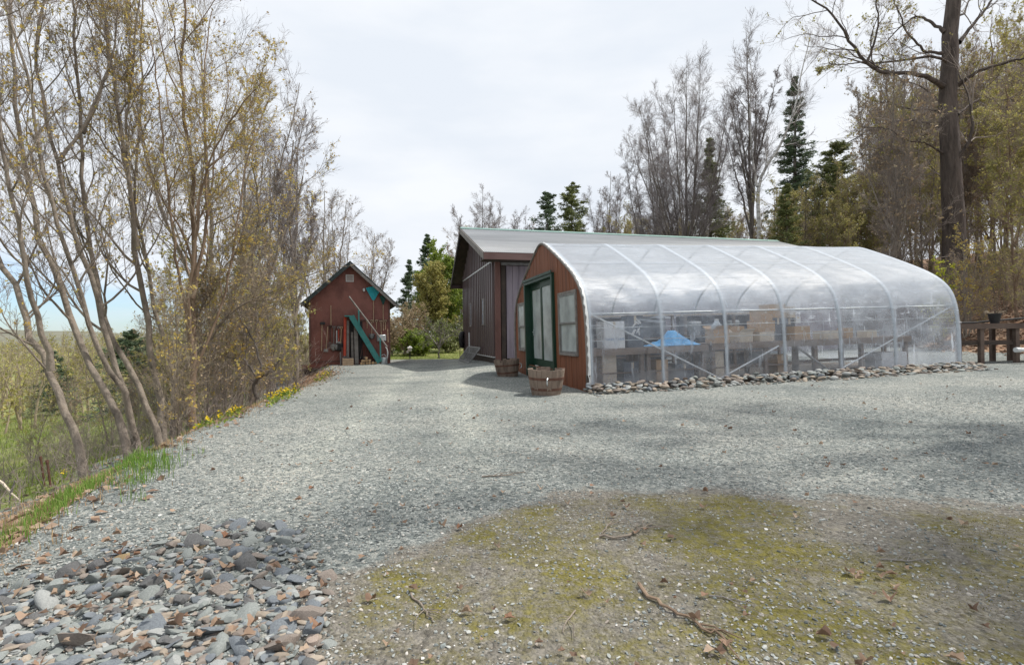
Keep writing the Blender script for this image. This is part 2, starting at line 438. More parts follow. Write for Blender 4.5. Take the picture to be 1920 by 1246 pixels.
def build_terrain():
    n = 560
    a = 9.0; u = np.linspace(-1, 1, n)
    xs = 2600 * np.sinh(a * u) / math.sinh(a)
    u2 = np.linspace(-.62, 1, n); ys = 2.0 + 2600 * np.sinh(a * u2) / math.sinh(a)
    X, Y = np.meshgrid(xs, ys)
    Zz = height(X, Y)
    D = yard_dist(X, Y)
    lawn = sstep(25.5, 27.5, Y + .6 * wob(X, Y)) * sstep(-1.5, -3, X + .4 * wob(X, Y) - (Y > 34) * 6) * (D < 1)
    wr = np.where(Y > 14, sstep(-5, 6, X), sstep(6, 12, X))
    out = sstep(-.3, .45, D + .38 * wob(X * 1.5, Y * 1.5) + .2 * wob(X * 5, Y * 5))
    litter = out * wr + out * (1 - wr) * sstep(2.8, .3, D) * .75
    turf = np.maximum(out * (1 - wr) * sstep(.8, 5.5, D + 1.2 * wob(X, Y)), lawn)
    hyp = np.hypot(X, Y)
    turf = np.maximum(turf, sstep(150, 260, hyp)); litter = litter * (1 - sstep(150, 260, hyp))
    pale = np.exp(-((X + 1.2 + .10 * (Y - 6)) / 2.0) ** 2) * sstep(3.5, 7, Y)
    ctr = -1.3 - .13 * (Y - 6)
    pale = .45 * pale + .9 * (np.exp(-((X - ctr - .8) / .28) ** 2) + np.exp(-((X - ctr + .8) / .28) ** 2)) * sstep(3.0, 6.5, Y)
    V = np.stack([X, Y, Zz], -1).reshape(-1, 3)
    ii, jj = np.meshgrid(np.arange(n - 1), np.arange(n - 1), indexing='ij')
    F = np.stack([ii * n + jj, ii * n + jj + 1, (ii + 1) * n + jj + 1, (ii + 1) * n + jj], -1).reshape(-1, 4)
    fc = lambda A: A.ravel()[F].mean(1)
    fd, fw, fl, fh = fc(D), fc(wr), fc(lawn), fc(hyp)
    kinds = np.where(fl > .5, 'lawn', np.where(fd <= 0.1, 'gravel_yard', np.where(fw > .5, 'hillside', 'meadow')))
    for k, lab in (('gravel_yard', 'grey crushed stone yard and drive with a mossy patch'), ('lawn', 'short green lawn rising beyond the gravel drive'),
                   ('hillside', 'wooded hillside covered in brown fallen leaves'), ('meadow', 'green meadow falling away below the bank')):
        sel = F[kinds == k]
        used, inv = np.unique(sel, return_inverse=True)
        me = np_mesh(k, V[used], inv.reshape(-1, 4), True)
        for nm, A in (('moss', moss_mask(X, Y)), ('litter', litter), ('turf', turf), ('pale', pale)):
            at_ = me.attributes.new(nm, 'FLOAT', 'POINT'); at_.data.foreach_set('value', np.ascontiguousarray(A.ravel()[used], np.float32))
        o = link(k, me, M['ground'])
        setp(o, lab, kind='structure')
build_terrain()

def build_hills():
    m = pm('far woods cover', (.085, .095, .075), (.17, .165, .12), .02, .95, 0, c3=(.12, .13, .09))
    n = 160
    ang = np.linspace(R(-75), R(20), n)
    rows = []
    prof = [(430, -9), (520, -3), (640, 3.5), (760, 9), (900, 4), (1100, -9)]
    for r, z in prof:
        zz = z + (np.sin(ang * 9 + r * .003) * 2.6 + np.sin(ang * 23 + 1) * 1.3 + np.sin(ang * 61) * .7) * (z > -8)
        zz = zz - 7 * sstep(R(-28), R(-5), ang) * (z > -8)
        rows.append(np.stack([np.sin(ang) * r, np.cos(ang) * r, zz], -1))
    V = np.concatenate(rows); k = len(prof)
    F = [(i * n + j, i * n + j + 1, (i + 1) * n + j + 1, (i + 1) * n + j) for i in range(k - 1) for j in range(n - 1)]
    setp(link('hills', np_mesh('hills', V, np.array(F), True), m), 'low wooded hills on the horizon', kind='structure')
build_hills()

# ------------------------------------------------------------------ film greenhouse
GA = math.atan(.25)
GX, GY = 1.61, 10.67
GLEN, GW = 10.2, 5.94
def to_world(x, y, z=0, ox=GX, oy=GY, oz=0, a=GA):
    return Vector((ox + x * math.cos(a) - y * math.sin(a), oy + x * math.sin(a) + y * math.cos(a), oz + z))

ARCH = [(2.97, 0), (2.97, .7), (2.965, 1.15), (2.93, 1.55), (2.84, 1.93), (2.70, 2.16), (2.56, 2.31), (2.32, 2.50), (2.04, 2.665), (1.6, 2.90), (1.14, 3.13), (.7, 3.34), (.35, 3.50), (.14, 3.58), (0, 3.60)]
def arch_pts(n=48, off=0.0):
    P = np.array(ARCH + [(-a, b) for a, b in ARCH[-2::-1]], float)
    s = np.concatenate([[0], np.cumsum(np.hypot(*np.diff(P, axis=0).T))])
    t = np.linspace(0, s[-1], n)
    u = np.interp(t, s, P[:, 0]); z = np.interp(t, s, P[:, 1])
    k = np.array([.25, .5, .25])
    for _ in range(2):
        u[1:-1] = np.convolve(u, k, 'valid'); z[1:-1] = np.convolve(z, k, 'valid')
    if off:
        du = np.gradient(u); dz = np.gradient(z); L = np.hypot(du, dz)
        u = u + dz / L * off; z = z - du / L * off      # outward
    return u, z
def arch_h(y):
    u = abs(y - GW / 2); P = ARCH[::-1]
    return float(np.interp(u, [p[0] for p in P], [p[1] for p in P])) if u < 2.97 else 0.0

def film_mat():
    m, nt, b, out = newmat('polythene film')
    L = nt.links.new; N = nt.nodes.new
    tc = N("ShaderNodeTexCoord"); sep = N("ShaderNodeSeparateXYZ"); L(tc.outputs['Object'], sep.inputs[0])
    def noise(scale, st=(1, 1, 1), detail=5, rot=(0, 0, 0), rough=.6):
        mp = N("ShaderNodeMapping"); mp.inputs['Scale'].default_value = st; mp.inputs['Rotation'].default_value = rot; L(tc.outputs['Object'], mp.inputs[0])
        n = N("ShaderNodeTexNoise"); n.inputs['Scale'].default_value = scale; n.inputs['Detail'].default_value = detail; n.inputs['Roughness'].default_value = rough
        L(mp.outputs[0], n.inputs['Vector']); return n.outputs['Fac']
    def mrange(v, a, c, d=0., e=1., sm=True):
        r = N("ShaderNodeMapRange")
        if sm: r.interpolation_type = 'SMOOTHSTEP'
        L(v, r.inputs['Value'])
        for k, q in (('From Min', a), ('From Max', c), ('To Min', d), ('To Max', e)): r.inputs[k].default_value = q
        return r.outputs[0]
    def mm(op, a, c):
        x = N("ShaderNodeMath"); x.operation = op
        for i, v in enumerate((a, c)):
            if isinstance(v, float): x.inputs[i].default_value = v
            else: L(v, x.inputs[i])
        x.use_clamp = op in ('ADD',)
        return x.outputs[0]
    roof = mrange(sep.outputs['Z'], 1.35, 2.55, .0, .62)  # grazing-angle whiteness of the roof film, put in as opacity rising with height
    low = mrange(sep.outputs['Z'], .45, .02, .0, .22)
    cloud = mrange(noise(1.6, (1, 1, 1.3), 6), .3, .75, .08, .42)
    drips = mrange(noise(9, (1, 1, .16), 4, (.18, .35, 0)), .60, .70, 0., .5)
    spots = N("ShaderNodeTexVoronoi"); spots.inputs['Scale'].default_value = 26; L(tc.outputs['Object'], spots.inputs['Vector'])
    dots = mm('MULTIPLY', mrange(spots.outputs['Distance'], .16, .07), mrange(noise(2.2), .5, .65, 0., .7))
    crease_glints = mrange(noise(2.6, (.5, 1, 2.6), 3, (0, -.45, 0), .5), .56, .72, -.12, .55)  # white glints along the film folds, painted in as extra opacity
    crease_glints = mm('MULTIPLY', crease_glints, mrange(sep.outputs['Z'], 1.0, 1.6))
    a = mm('ADD', mm('ADD', mm('ADD', roof, low), cloud), mm('ADD', mm('ADD', drips, dots), crease_glints))
    ca = N('ShaderNodeAttribute'); ca.attribute_name = 'contact'
    a = mm('ADD', a, mm('MULTIPLY', ca.outputs['Fac'], .34))
    a = mm('MINIMUM', a, .95)
    df = N("ShaderNodeBsdfDiffuse"); df.inputs['Color'].default_value = (.62, .68, .76, 1)
    tr = N("ShaderNodeBsdfTranslucent"); tr.inputs['Color'].default_value = (.68, .73, .80, 1)
    m1 = N("ShaderNodeMixShader"); L(mm('SUBTRACT', .66, mm('MULTIPLY', ca.outputs['Fac'], .26)), m1.inputs[0]); L(df.outputs[0], m1.inputs[1]); L(tr.outputs[0], m1.inputs[2])
    tp = N("ShaderNodeBsdfTransparent"); tp.inputs['Color'].default_value = (.96, .975, 1, 1)
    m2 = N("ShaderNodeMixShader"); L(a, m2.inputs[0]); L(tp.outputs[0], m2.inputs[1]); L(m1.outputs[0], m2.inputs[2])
    gl = N("ShaderNodeBsdfGlossy"); gl.inputs['Roughness'].default_value = .5
    fr = N("ShaderNodeFresnel"); fr.inputs['IOR'].default_value = 1.5
    bp = N("ShaderNodeBump"); bp.inputs['Strength'].default_value = .7; bp.inputs['Distance'].default_value = .05
    h = mm('ADD', mm('MULTIPLY', noise(2.6, (.5, 1, 2.6), 3, (0, -.45, 0), .5), .8), mm('MULTIPLY', noise(7, (.6, 1, 1.6), 3, (0, .5, 0)), .2))
    L(h, bp.inputs['Height']); L(bp.outputs[0], gl.inputs['Normal'])
    m3 = N("ShaderNodeMixShader"); L(mm('MINIMUM', mm('MULTIPLY', fr.outputs[0], .7), .05), m3.inputs[0]); L(m2.outputs[0], m3.inputs[1]); L(gl.outputs[0], m3.inputs[2])
    L(m3.outputs[0], out.inputs['Surface'])
    return m
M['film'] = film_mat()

def glass_mat(name, tint, alpha, rough=.08):
    m, nt, b, out = newmat(name)
    L = nt.links.new; N = nt.nodes.new
    df = N("ShaderNodeBsdfDiffuse"); df.inputs['Color'].default_value = (*tint, 1)
    tc = N("ShaderNodeTexCoord"); n = N("ShaderNodeTexNoise"); n.inputs['Scale'].default_value = 2.2; n.inputs['Detail'].default_value = 4
    L(tc.outputs['Object'], n.inputs['Vector'])
    r = N("ShaderNodeMapRange"); L(n.outputs['Fac'], r.inputs['Value']); r.inputs['From Min'].default_value = .3; r.inputs['From Max'].default_value = .7
    r.inputs['To Min'].default_value = alpha * .7; r.inputs['To Max'].default_value = min(1, alpha * 1.2)
    tp = N("ShaderNodeBsdfTransparent"); tp.inputs['Color'].default_value = (.93, .96, .96, 1)
    m2 = N("ShaderNodeMixShader"); L(r.outputs[0], m2.inputs[0]); L(tp.outputs[0], m2.inputs[1]); L(df.outputs[0], m2.inputs[2])
    gl = N("ShaderNodeBsdfGlossy"); gl.inputs['Roughness'].default_value = rough
    fr = N("ShaderNodeFresnel"); fr.inputs['IOR'].default_value = 1.5
    m3 = N("ShaderNodeMixShader"); L(fr.outputs[0], m3.inputs[0]); L(m2.outputs[0], m3.inputs[1]); L(gl.outputs[0], m3.inputs[2])
    L(m3.outputs[0], out.inputs['Surface'])
    return m
M['glass'] = glass_mat('window glass', (.45, .50, .52), .45)
M['frosted'] = glass_mat('misted glass', (.60, .66, .66), .72, .2)
M['darkglass'] = glass_mat('dark room glass', (.10, .13, .17), .95, .05)
M['insulated'] = pm('patterned blind behind glass', (.20, .24, .30), (.48, .54, .62), 9, .25, 0)

HOOPS = [.05, 1.71, 3.30, 4.85, 6.44, 8.09, 10.15]
def greenhouse():
    g = thing('greenhouse', 'arched greenhouse under clear plastic film with a cedar front wall and green double door', 'greenhouse',
              (GX, GY, 0.0), (0, -R(1.25), GA))
    Wc = GW / 2
    # cover
    nx, ns = 240, 96
    u, z = arch_pts(ns, .035)
    xs = np.linspace(.0, GLEN, nx)
    X = np.repeat(xs[:, None], ns, 1); U = np.repeat(u[None], nx, 0); Z = np.repeat(z[None], nx, 0)
    hp = np.array(HOOPS); k = np.clip(np.searchsorted(hp, xs) - 1, 0, 5)
    f = np.clip((xs - hp[k]) / (hp[k + 1] - hp[k]), 0, 1)
    sag = np.sin(f * np.pi)[:, None]
    tt = np.linspace(0, 1, ns)[None]
    shoulder = np.exp(-((Z - 2.0) / .75) ** 2)
    rg = np.random.default_rng(3)
    cre = 0
    for q in range(7):
        A = rg.uniform(3, 9); Bq = rg.uniform(2, 6) * rg.choice([-1, 1]); ph = rg.uniform(0, 6.28)
        cre = cre + np.sin(X * A * .35 + Z * (4 + A) + Bq * X + ph) / 7
    off = -.045 * sag * (.4 + shoulder) + .045 * cre * sag * (.25 + shoulder) + .012 * np.sin(X * 5 + 7 * Z) * sag * (Z < 1.2)
    du = np.gradient(U, axis=1); dz = np.gradient(Z, axis=1); Lq = np.hypot(du, dz)
    U = U + dz / Lq * off; Z = Z - du / Lq * off
    V = np.stack([X, Wc - U, np.maximum(Z, .015)], -1).reshape(-1, 3)
    ii, jj = np.meshgrid(np.arange(nx - 1), np.arange(ns - 1), indexing='ij')
    F = np.stack([ii * ns + jj, ii * ns + jj + 1, (ii + 1) * ns + jj + 1, (ii + 1) * ns + jj], -1).reshape(-1, 4)
    me = np_mesh('plastic_cover', V, F, True)
    con = np.min(np.abs(xs[:, None] - hp[None]), 1); con = np.exp(-(con / .045) ** 2) 
    ca = me.attributes.new('contact', 'FLOAT', 'POINT'); ca.data.foreach_set('value', np.repeat(con, ns).astype(np.float32))
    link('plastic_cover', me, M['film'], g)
    # rear end film
    ur, zr = arch_pts(60, .02)
    mb = MB(); mb.add([(GLEN + .02, Wc - a, c) for a, c in zip(ur, zr)], [tuple(range(60))])
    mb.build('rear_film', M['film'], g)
    # hoops
    uh, zh = arch_pts(70, -.0)
    for h in HOOPS:
        mb = MB(); mb.tube([(h, Wc - a, c) for a, c in zip(uh, zh)], .03, 8); mb.build('hoop', M['galv'], g, True)
    # purlins, hip rails
    for (a, c, r) in ((0, 3.55, .02), (1.62, 2.86, .015), (-1.62, 2.86, .015), (2.9, 1.62, .017), (-2.9, 1.62, .017), (2.93, 1.05, .006), (2.93, 1.32, .005)):
        mb = MB(); mb.tube([(.05, Wc - a, c), (GLEN - .05, Wc - a, c)], r, 6); mb.build('purlin', M['galv'], g, True)
    # wind braces on the near side
    for a, b_ in (((.1, 1.62), (3.15, .12)), ((6.35, .10), (10.0, 1.58)), ((3.15, .10), (4.75, .78))):
        mb = MB(); mb.tube([(a[0], .07, a[1]), (b_[0], .07, b_[1])], .018, 8); mb.build('wind_brace', M['whitepipe'], g, True)
    mb = MB(); mb.tube([(5.45, .25, .72), (6.25, .12, .1)], .03, 8); mb.build('dark_strut', M['steelgrey'], g, True)
    # baseboards
    mb = MB(); mb.bar((0, -.015, .0), (GLEN, -.015, .0), .04, .2); mb.build('baseboard', M['darkwood'], g)
    mb = MB(); mb.bar((0, GW + .015, .08), (GLEN, GW + .015, .08), .04, .2); mb.build('baseboard', M['darkwood'], g)
    # front wall: vertical cedar planks with openings
    OPEN = [(.5, 1.7, .72, 2.19), (1.98, 4.57, .33, 2.74), (4.70, 5.50, .72, 2.18)]
    mb = MB(); y = .03; rgp = random.Random(5)
    edges = sorted({.03, 5.91} | {v for o in OPEN for v in o[:2]})
    for e0, e1 in zip(edges, edges[1:]):
        n = max(1, round((e1 - e0) / .145)); w = (e1 - e0) / n
        for i in range(n):
            y0, y1 = e0 + i * w + .003, e0 + (i + 1) * w - .003
            ym = (y0 + y1) / 2
            segs = [(-.35, None)]
            for o in OPEN:
                if o[0] < ym < o[1]: segs = [(-.35, o[2]), (o[3], None)]
            dx = rgp.uniform(-.004, .004)
            for z0, z1 in segs:
                if z1 is None:
                    h0, h1 = arch_h(y0) - .02, arch_h(y1) - .02
                    if max(h0, h1) <= z0: continue
                    poly = [(y0, z0), (y1, z0), (y1, max(h1, z0 + .01))]
                    if y0 < Wc < y1: poly.append((Wc, 3.58))
                    poly.append((y0, max(h0, z0 + .01)))
                else: poly = [(y0, z0), (y1, z0), (y1, z1), (y0, z1)]
                mb.prism(poly, -.028 + dx, .0)
    mb.build('cedar_wall', M['cedar'], g)
    # backing so that plank gaps are not see-through
    # batten and film lip round the arch
    ub, zb = arch_pts(70, .02)
    mb = MB(); mb.tube([(-.045, Wc - a, c - (.3 if i in (0, 69) else 0)) for i, (a, c) in enumerate(zip(ub, zb))], .03, 6); mb.build('edge_batten', M['greywood'], g, True)
    ul, zl = arch_pts(150, .04); rg2 = random.Random(9)
    mb = MB()
    P = [(a + rg2.uniform(-.008, .008), c + rg2.uniform(-.008, .008)) for a, c in zip(ul, zl)]
    nrm = arch_pts(150, .055)
    vs = []
    for i, (a, c) in enumerate(P):
        wv = .012 * math.sin(i * 2.1) + rg2.uniform(-.006, .006)
        vs += [(.02, Wc - a, c), (-.035 + wv, Wc - nrm[0][i], nrm[1][i]), (-.05 + wv, Wc - a * .994 + wv, c - .012)]
    fs = []
    for i in range(149):
        for q in range(2): fs.append((i * 3 + q, i * 3 + q + 1, i * 3 + q + 4, i * 3 + q + 3))
    mb.add(vs, fs); mb.build('film_lip', M['whitepipe'], g, True)
    # dark corner boards at foot of the wall
    mb = MB(); mb.box(-.07, .0, -.05, .03, -.3, .35); mb.box(0.0, .18, -.06, -.036, -.1, .12); mb.build('corner_board', M['darkwood'], g)
    # windows (double-hung sashes)
    for y0, y1, z0, z1 in (OPEN[0], OPEN[2]):
        mb = MB(); t = .055
        mb.box(-.06, .02, y0 - .0, y0 + t, z0, z1); mb.box(-.06, .02, y1 - t, y1, z0, z1)
        mb.box(-.06, .02, y0 + t, y1 - t, z1 - t, z1); mb.box(-.075, .02, y0 + t, y1 - t, z0, z0 + t)
        fr = mb.build('window', M['greywood'], g, bevel=.004)
        zm = (z0 + z1) / 2
        for (a, c, dx) in ((zm - .015, z1 - t, -.035), (z0 + t, zm + .02, -.01)):
            mb = MB(); s = .045
            mb.box(dx - .02, dx + .01, y0 + t, y0 + t + s, a, c); mb.box(dx - .02, dx + .01, y1 - t - s, y1 - t, a, c)
            mb.box(dx - .02, dx + .01, y0 + t + s, y1 - t - s, c - s, c); mb.box(dx - .02, dx + .01, y0 + t + s, y1 - t - s, a, a + s)
            mb.build('sash', M['steelgrey'], fr, bevel=.003)
            mb = MB(); mb.box(dx - .006, dx + .0, y0 + t + s, y1 - t - s, a + s, c - s); mb.build('pane', M['frosted'], fr)
    # green double door
    y0, y1, z0, z1 = OPEN[1]
    mb = MB(); t = .10
    mb.box(-.10, .16, y0, y0 + t, z0 - .3, z1); mb.box(-.10, .16, y1 - t, y1, z0 - .3, z1); mb.box(-.10, .16, y0 + t, y1 - t, z1 - t, z1)
    mb.box(-.125, -.10, y0 - .03, y1 + .03, z1 - .02, z1 + .05); mb.box(-.08, .06, y0 + t, y1 - t, z0 - .3, z0 - .02)
    dfm = mb.build('door_frame', M['green'], g, bevel=.005)
    ym = (y0 + y1) / 2
    for i, (a, c, dx) in enumerate(((y0 + t, ym, .02), (ym, y1 - t, .10))):
        mb = MB(); s = .15; zt = z1 - t
        mb.box(dx - .02, dx + .025, a, a + s, z0, zt); mb.box(dx - .02, dx + .025, c - s, c, z0, zt)
        mb.box(dx - .02, dx + .025, a + s, c - s, zt - .17, zt); mb.box(dx - .02, dx + .025, a + s, c - s, z0, z0 + .2)
        d = mb.build('door', M['green'], g, bevel=.004)
        mb = MB(); mb.box(dx - .004, dx + .004, a + s, c - s, z0 + .2, zt - .17); mb.build('pane', M['frosted'], d)
        if i: 
            mb = MB(); mb.tube([(dx - .02, a + .95, 1.28), (dx - .07, a + .95, 1.28), (dx - .07, a + .83, 1.28)], .011, 6)
            mb.box(dx - .028, dx - .018, a + .92, a + .98, 1.18, 1.36); mb.build('handle', M['galv'], d, True)
    return g
greenhouse()

def gh(x, y, z=0): # greenhouse local -> world, with its slope
    return to_world(x, y, z + x * math.sin(R(1.25)))

# --- inside the greenhouse
def inside_bench(x0, x1, y0, y1, zt, label):
    t = thing('workbench', label, 'workbench', gh(x0, y0, 0), (0, -R(1.25), GA), 'workbenches inside the greenhouse')
    L_, D_ = x1 - x0, y1 - y0
    mb = MB()
    for k in range(4): mb.box(0, L_, k * D_ / 4 + .004, (k + 1) * D_ / 4 - .004, zt - .04, zt)
    mb.build('benchtop', M['benchwood'], t)
    mb = MB(); mb.box(0, L_, -.03, .004, zt - .15, zt - .01); mb.build('front_rail', M['benchwood'], t)
    n = max(2, round(L_ / 1.5) + 1)
    for i in range(n):
        for yy in (.05, D_ - .14):
            xx = .03 + i * (L_ - .15) / (n - 1)
            mb = MB(); mb.box(xx, xx + .09, yy, yy + .09, 0, zt - .04); mb.build('leg', M['benchwood'], t)
    mb = MB(); mb.box(.0, L_, .15, D_ - .15, .28, .31); mb.build('shelf', M['benchwood'], t)
inside_bench(.30, 1.62, .55, 1.35, .86, 'short wooden workbench behind the first film bay, carrying the white lettered box')
inside_bench(1.66, 3.25, .60, 1.4, .86, 'wooden workbench behind the second film bay, carrying the blue tarp')
inside_bench(3.32, 6.40, .55, 1.4, .88, 'long wooden workbench under the cardboard box stacks')
inside_bench(6.48, 9.6, .8, 1.6, .86, 'wooden workbench behind the last two film bays')

def backshelf(x0, x1, y0, label):
    t = thing('shelving_unit', label, 'shelf', gh(x0, y0, 0), (0, -R(1.25), GA), 'shelving along the far side of the greenhouse')
    L_ = x1 - x0
    for z in (.5, 1.0, 1.62):
        mb = MB(); mb.box(0, L_, 0, .45, z, z + .035); mb.build('shelf', M['benchwood'] if z < 1.5 else M['cardlight'], t)
    for xx in (0, L_ / 2, L_ - .06):
        mb = MB(); mb.box(xx, xx + .06, -.012, .05, 0, 1.62); mb.build('upright', M['benchwood'], t)
    mb = MB(); mb.box(0, L_, .43, .445, .1, 1.6); mb.build('back_panel', M['greybox'], t)
backshelf(.9, 3.6, 2.6, 'dark backed shelving behind the blue tarp')
backshelf(4.2, 7.4, 3.0, 'dark backed shelving behind the cardboard boxes')

def cbox(x, y, z, w, d, h, mat, label, rot=0, kind='box', flaps=False, cat='box', group='boxes stored inside the greenhouse', seed=1):
    t = thing(kind, label, cat, gh(x, y, z), (0, -R(1.25), GA + R(rot)), group)
    mb = MB()
    mb.box(0, w, 0, .008, 0, h); mb.box(0, w, d - .008, d, 0, h); mb.box(0, .008, .008, d - .008, 0, h); mb.box(w - .008, w, .008, d - .008, 0, h)
    mb.box(.008, w - .008, .008, d - .008, 0, .008)
    body = mb.build('carton', mat, t)
    if flaps:
        for a, b_ in (((0, 0), (w, -.6)), ((0, d), (w, d + .5))):
            mb = MB(); sgn = -1 if a[1] == 0 else 1
            mb.add([(0, a[1], h), (w, a[1], h), (w, a[1] + sgn * .10, h + .07), (0, a[1] + sgn * .10, h + .07),
                    (0, a[1], h + .006), (w, a[1], h + .006), (w, a[1] + sgn * .10, h + .076), (0, a[1] + sgn * .10, h + .076)],
                   [(0, 1, 2, 3), (7, 6, 5, 4), (0, 4, 5, 1), (1, 5, 6, 2), (2, 6, 7, 3), (3, 7, 4, 0)])
            mb.build('flap', mat, t)
    else:
        mb = MB(); mb.box(0, w, 0, d, h, h + .008); mb.build('lid', mat, t)
        mb = MB(); mb.box(0, w, d / 2 - .03, d / 2 + .03, h + .0085, h + .0105); mb.box(w / 2 - .03, w / 2 + .03, -.0025, -.0005, h * .72, h); mb.build('tape_strip', M['cardlight'], t)
    return t

def text(s, size, mat, parent, loc, rot, name='lettering'):
    cu = bpy.data.curves.new(name, 'FONT'); cu.body = s; cu.size = size; cu.extrude = .001; cu.align_x = 'CENTER'; cu.align_y = 'CENTER'
    cu.space_character = 1.12
    tmp = bpy.data.objects.new(name, cu)
    me = bpy.data.meshes.new_from_object(tmp); bpy.data.objects.remove(tmp)
    o = link(name, me, mat, parent); o.location = loc; o.rotation_euler = rot
    return o
T = cbox(.62, .62, .86, .50, .42, .60, M['foam'], 'tall white foam box with blue lettering on the first workbench')
text('THERMOSAFE', .072, M['printblue'], T, (.25, -.0035, .20), (R(90), 0, 0))
T = cbox(1.23, .70, .86, .40, .30, .72, M['greybox'], 'dark carton with a white splash print, beside the white lettered box')
mb = MB()
rg = random.Random(4)
for k in range(9):
    cx, cz = .12 + .18 * rg.random(), .32 + .34 * rg.random(); a = rg.uniform(0, 3)
    pts = [(cx + .05 * math.cos(q) * math.cos(a) * 1.6 - .02 * math.sin(q) * math.sin(a), cz + .05 * math.cos(q) * math.sin(a) * 1.6 + .02 * math.sin(q) * math.cos(a)) for q in [i * .63 for i in range(10)]]
    mb.prism(pts, -.0045 - k * .0004, -.0025, 'y')
mb.build('splash_print', M['white'], T)
cbox(3.42, .62, .88, .42, .35, .34, M['cardboard'], 'tan carton on the left end of the long bench', flaps=True)
T = thing('plastic_jug', 'pale round jug standing in the tan carton at the left end of the long bench', 'jug', gh(3.62, .8, 1.08))
MB().lathe([(.11, 0), (.13, .05), (.13, .2), (.06, .3), (.045, .34)], 14).build('jug_body', M['galv'], T, True); MB().lathe([(.05, .34), (.05, .38)], 12).build('cap', M['white'], T)
cbox(4.12, .62, .88, .42, .32, .24, M['cardlight'], 'small pale open carton with raised flaps beside the tall stack', 8, flaps=True)
cbox(4.18, .95, .88, .34, .3, .38, M['cardboard'], 'small tan carton behind the open pale carton')
cbox(4.74, .68, .88, .42, .38, .22, M['cardlight'], 'pale flat carton at the bottom of the left carton stack')
cbox(4.70, .68, 1.11, .48, .40, .26, M['cardboard'], 'tan carton in the middle of the left carton stack')
cbox(4.76, .72, 1.38, .38, .34, .26, M['cardboard'], 'tan carton on top of the left carton stack')
cbox(5.22, .85, .88, .42, .36, .56, M['greybox'], 'slate grey crate between the carton stacks')
cbox(5.18, .85, 1.45, .46, .38, .33, M['cardboard'], 'large tan carton perched on the slate grey crate')
cbox(5.70, .62, .88, .46, .38, .33, M['cardboard'], 'plain tan carton at the front of the long bench, right of the stacks')
cbox(5.75, 1.02, .88, .34, .3, .55, M['greybox'], 'dark box standing behind the plain tan carton')
cbox(5.86, .95, 1.44, .17, .2, .28, M['cardlight'], 'narrow pale carton on top of the dark box')
cbox(6.05, .95, 1.30, .14, .2, .16, M['foam'], 'tiny white box at the right end of the carton stacks')
cbox(6.95, 1.0, .86, .55, .35, .20, M['cardlight'], 'low pale carton on the last workbench')
cbox(7.62, .95, .86, .22, .28, .26, M['cardboard'], 'small tan carton in the middle of the last workbench')
cbox(8.25, .9, .86, .32, .3, .18, M['cardlight'], 'little buff carton near the right end of the last workbench')
cbox(8.55, .75, .02, .85, .5, .42, M['foam'], 'wide white foam box on the ground under the last workbench')
cbox(.62, .72, .02, .34, .4, .70, M['cardlight'], 'upright cream carton on the ground under the first workbench')
cbox(1.15, .75, .02, .45, .4, .50, M['greybox'], 'dark tub on the ground under the first workbench')
cbox(1.98, .75, .02, .30, .4, .52, M['cardboard'], 'brown carton on the ground under the blue tarp bench')
cbox(2.5, .8, .02, .5, .4, .4, M['greybox'], 'slate tub on the ground under the blue tarp bench')
cbox(3.40, .7, .02, .34, .4, .66, M['cardlight'], 'tall cream carton on the ground under the left end of the long bench')
cbox(5.35, .8, .02, .30, .4, .50, M['cardboard'], 'brown carton on the ground under the carton stacks')
for k, (x, s, lab) in enumerate(((1.55, .2, 'pale bin on the far shelf, left of the pair'), (2.45, .22, 'pale bin on the far shelf, right of the pair'), (4.6, .2, 'pale bin on the shelf behind the cartons'), (5.9, .18, 'pale bin at the end of the rear shelf'))):
    T = thing('storage_bin', lab, 'bin', gh(x, 2.8 if k < 2 else 3.2, 1.036), (0, 0, GA), 'pale bins on the rear shelves')
    MB().lathe([(s * .8, 0), (s, .32), (s * 1.05, .33), (s * 1.05, .36)], 16).build('bin_body', M['galv'], T, True); MB().lathe([(s * 1.08, .362), (s * .9, .41)], 16).build('lid', M['white'], T, True)
# crumpled tarp
nx, ny = 60, 40
xs = np.linspace(0, 1, nx); ys_ = np.linspace(0, 1, ny); Xt, Yt = np.meshgrid(xs, ys_, indexing='ij')
rgn = np.random.default_rng(8); hh = 0
for q in range(14):
    fx, fy, ph = rgn.uniform(-16, 16), rgn.uniform(-12, 12), rgn.uniform(0, 6.28)
    hh = hh + np.abs(np.sin(fx * Xt + fy * Yt + ph)) / 14
env = np.sin(np.pi * np.clip(Xt, 0, 1)) ** .5 * np.sin(np.pi * np.clip(Yt, 0, 1)) ** .5
H = (.05 + .33 * np.exp(-((Xt - .62) / .28) ** 2 - ((Yt - .5) / .4) ** 2) + .16 * (1 - hh) * 1.5 - .1) * env
Vt = np.stack([Xt * 1.25 + .03 * np.sin(Yt * 9), Yt * .75 + .03 * np.sin(Xt * 12), np.maximum(H, .004)], -1).reshape(-1, 3)
ii, jj = np.meshgrid(np.arange(nx - 1), np.arange(ny - 1), indexing='ij')
Ft = np.stack([ii * ny + jj, (ii + 1) * ny + jj, (ii + 1) * ny + jj + 1, ii * ny + jj + 1], -1).reshape(-1, 4)
tp = link('tarp', np_mesh('tarp', Vt, Ft, True), M['tarp']); tp.location = gh(1.80, .58, .866); tp.rotation_euler = (0, -R(1.25), GA)
setp(tp, 'crumpled bright blue tarp on the workbench inside the greenhouse', 'tarp')
# greenhouse floor
mb = MB(); mb.box(.05, GLEN - .05, .03, GW - .03, .0, .03)
fl = mb.build('greenhouse_floor', pm('packed soil', (.12, .10, .08), (.22, .19, .16), 6, .95, .5)); fl.location = gh(0, 0, 0); fl.rotation_euler = (0, -R(1.25), GA); setp(fl, 'packed earth floor of the greenhouse', kind='structure')

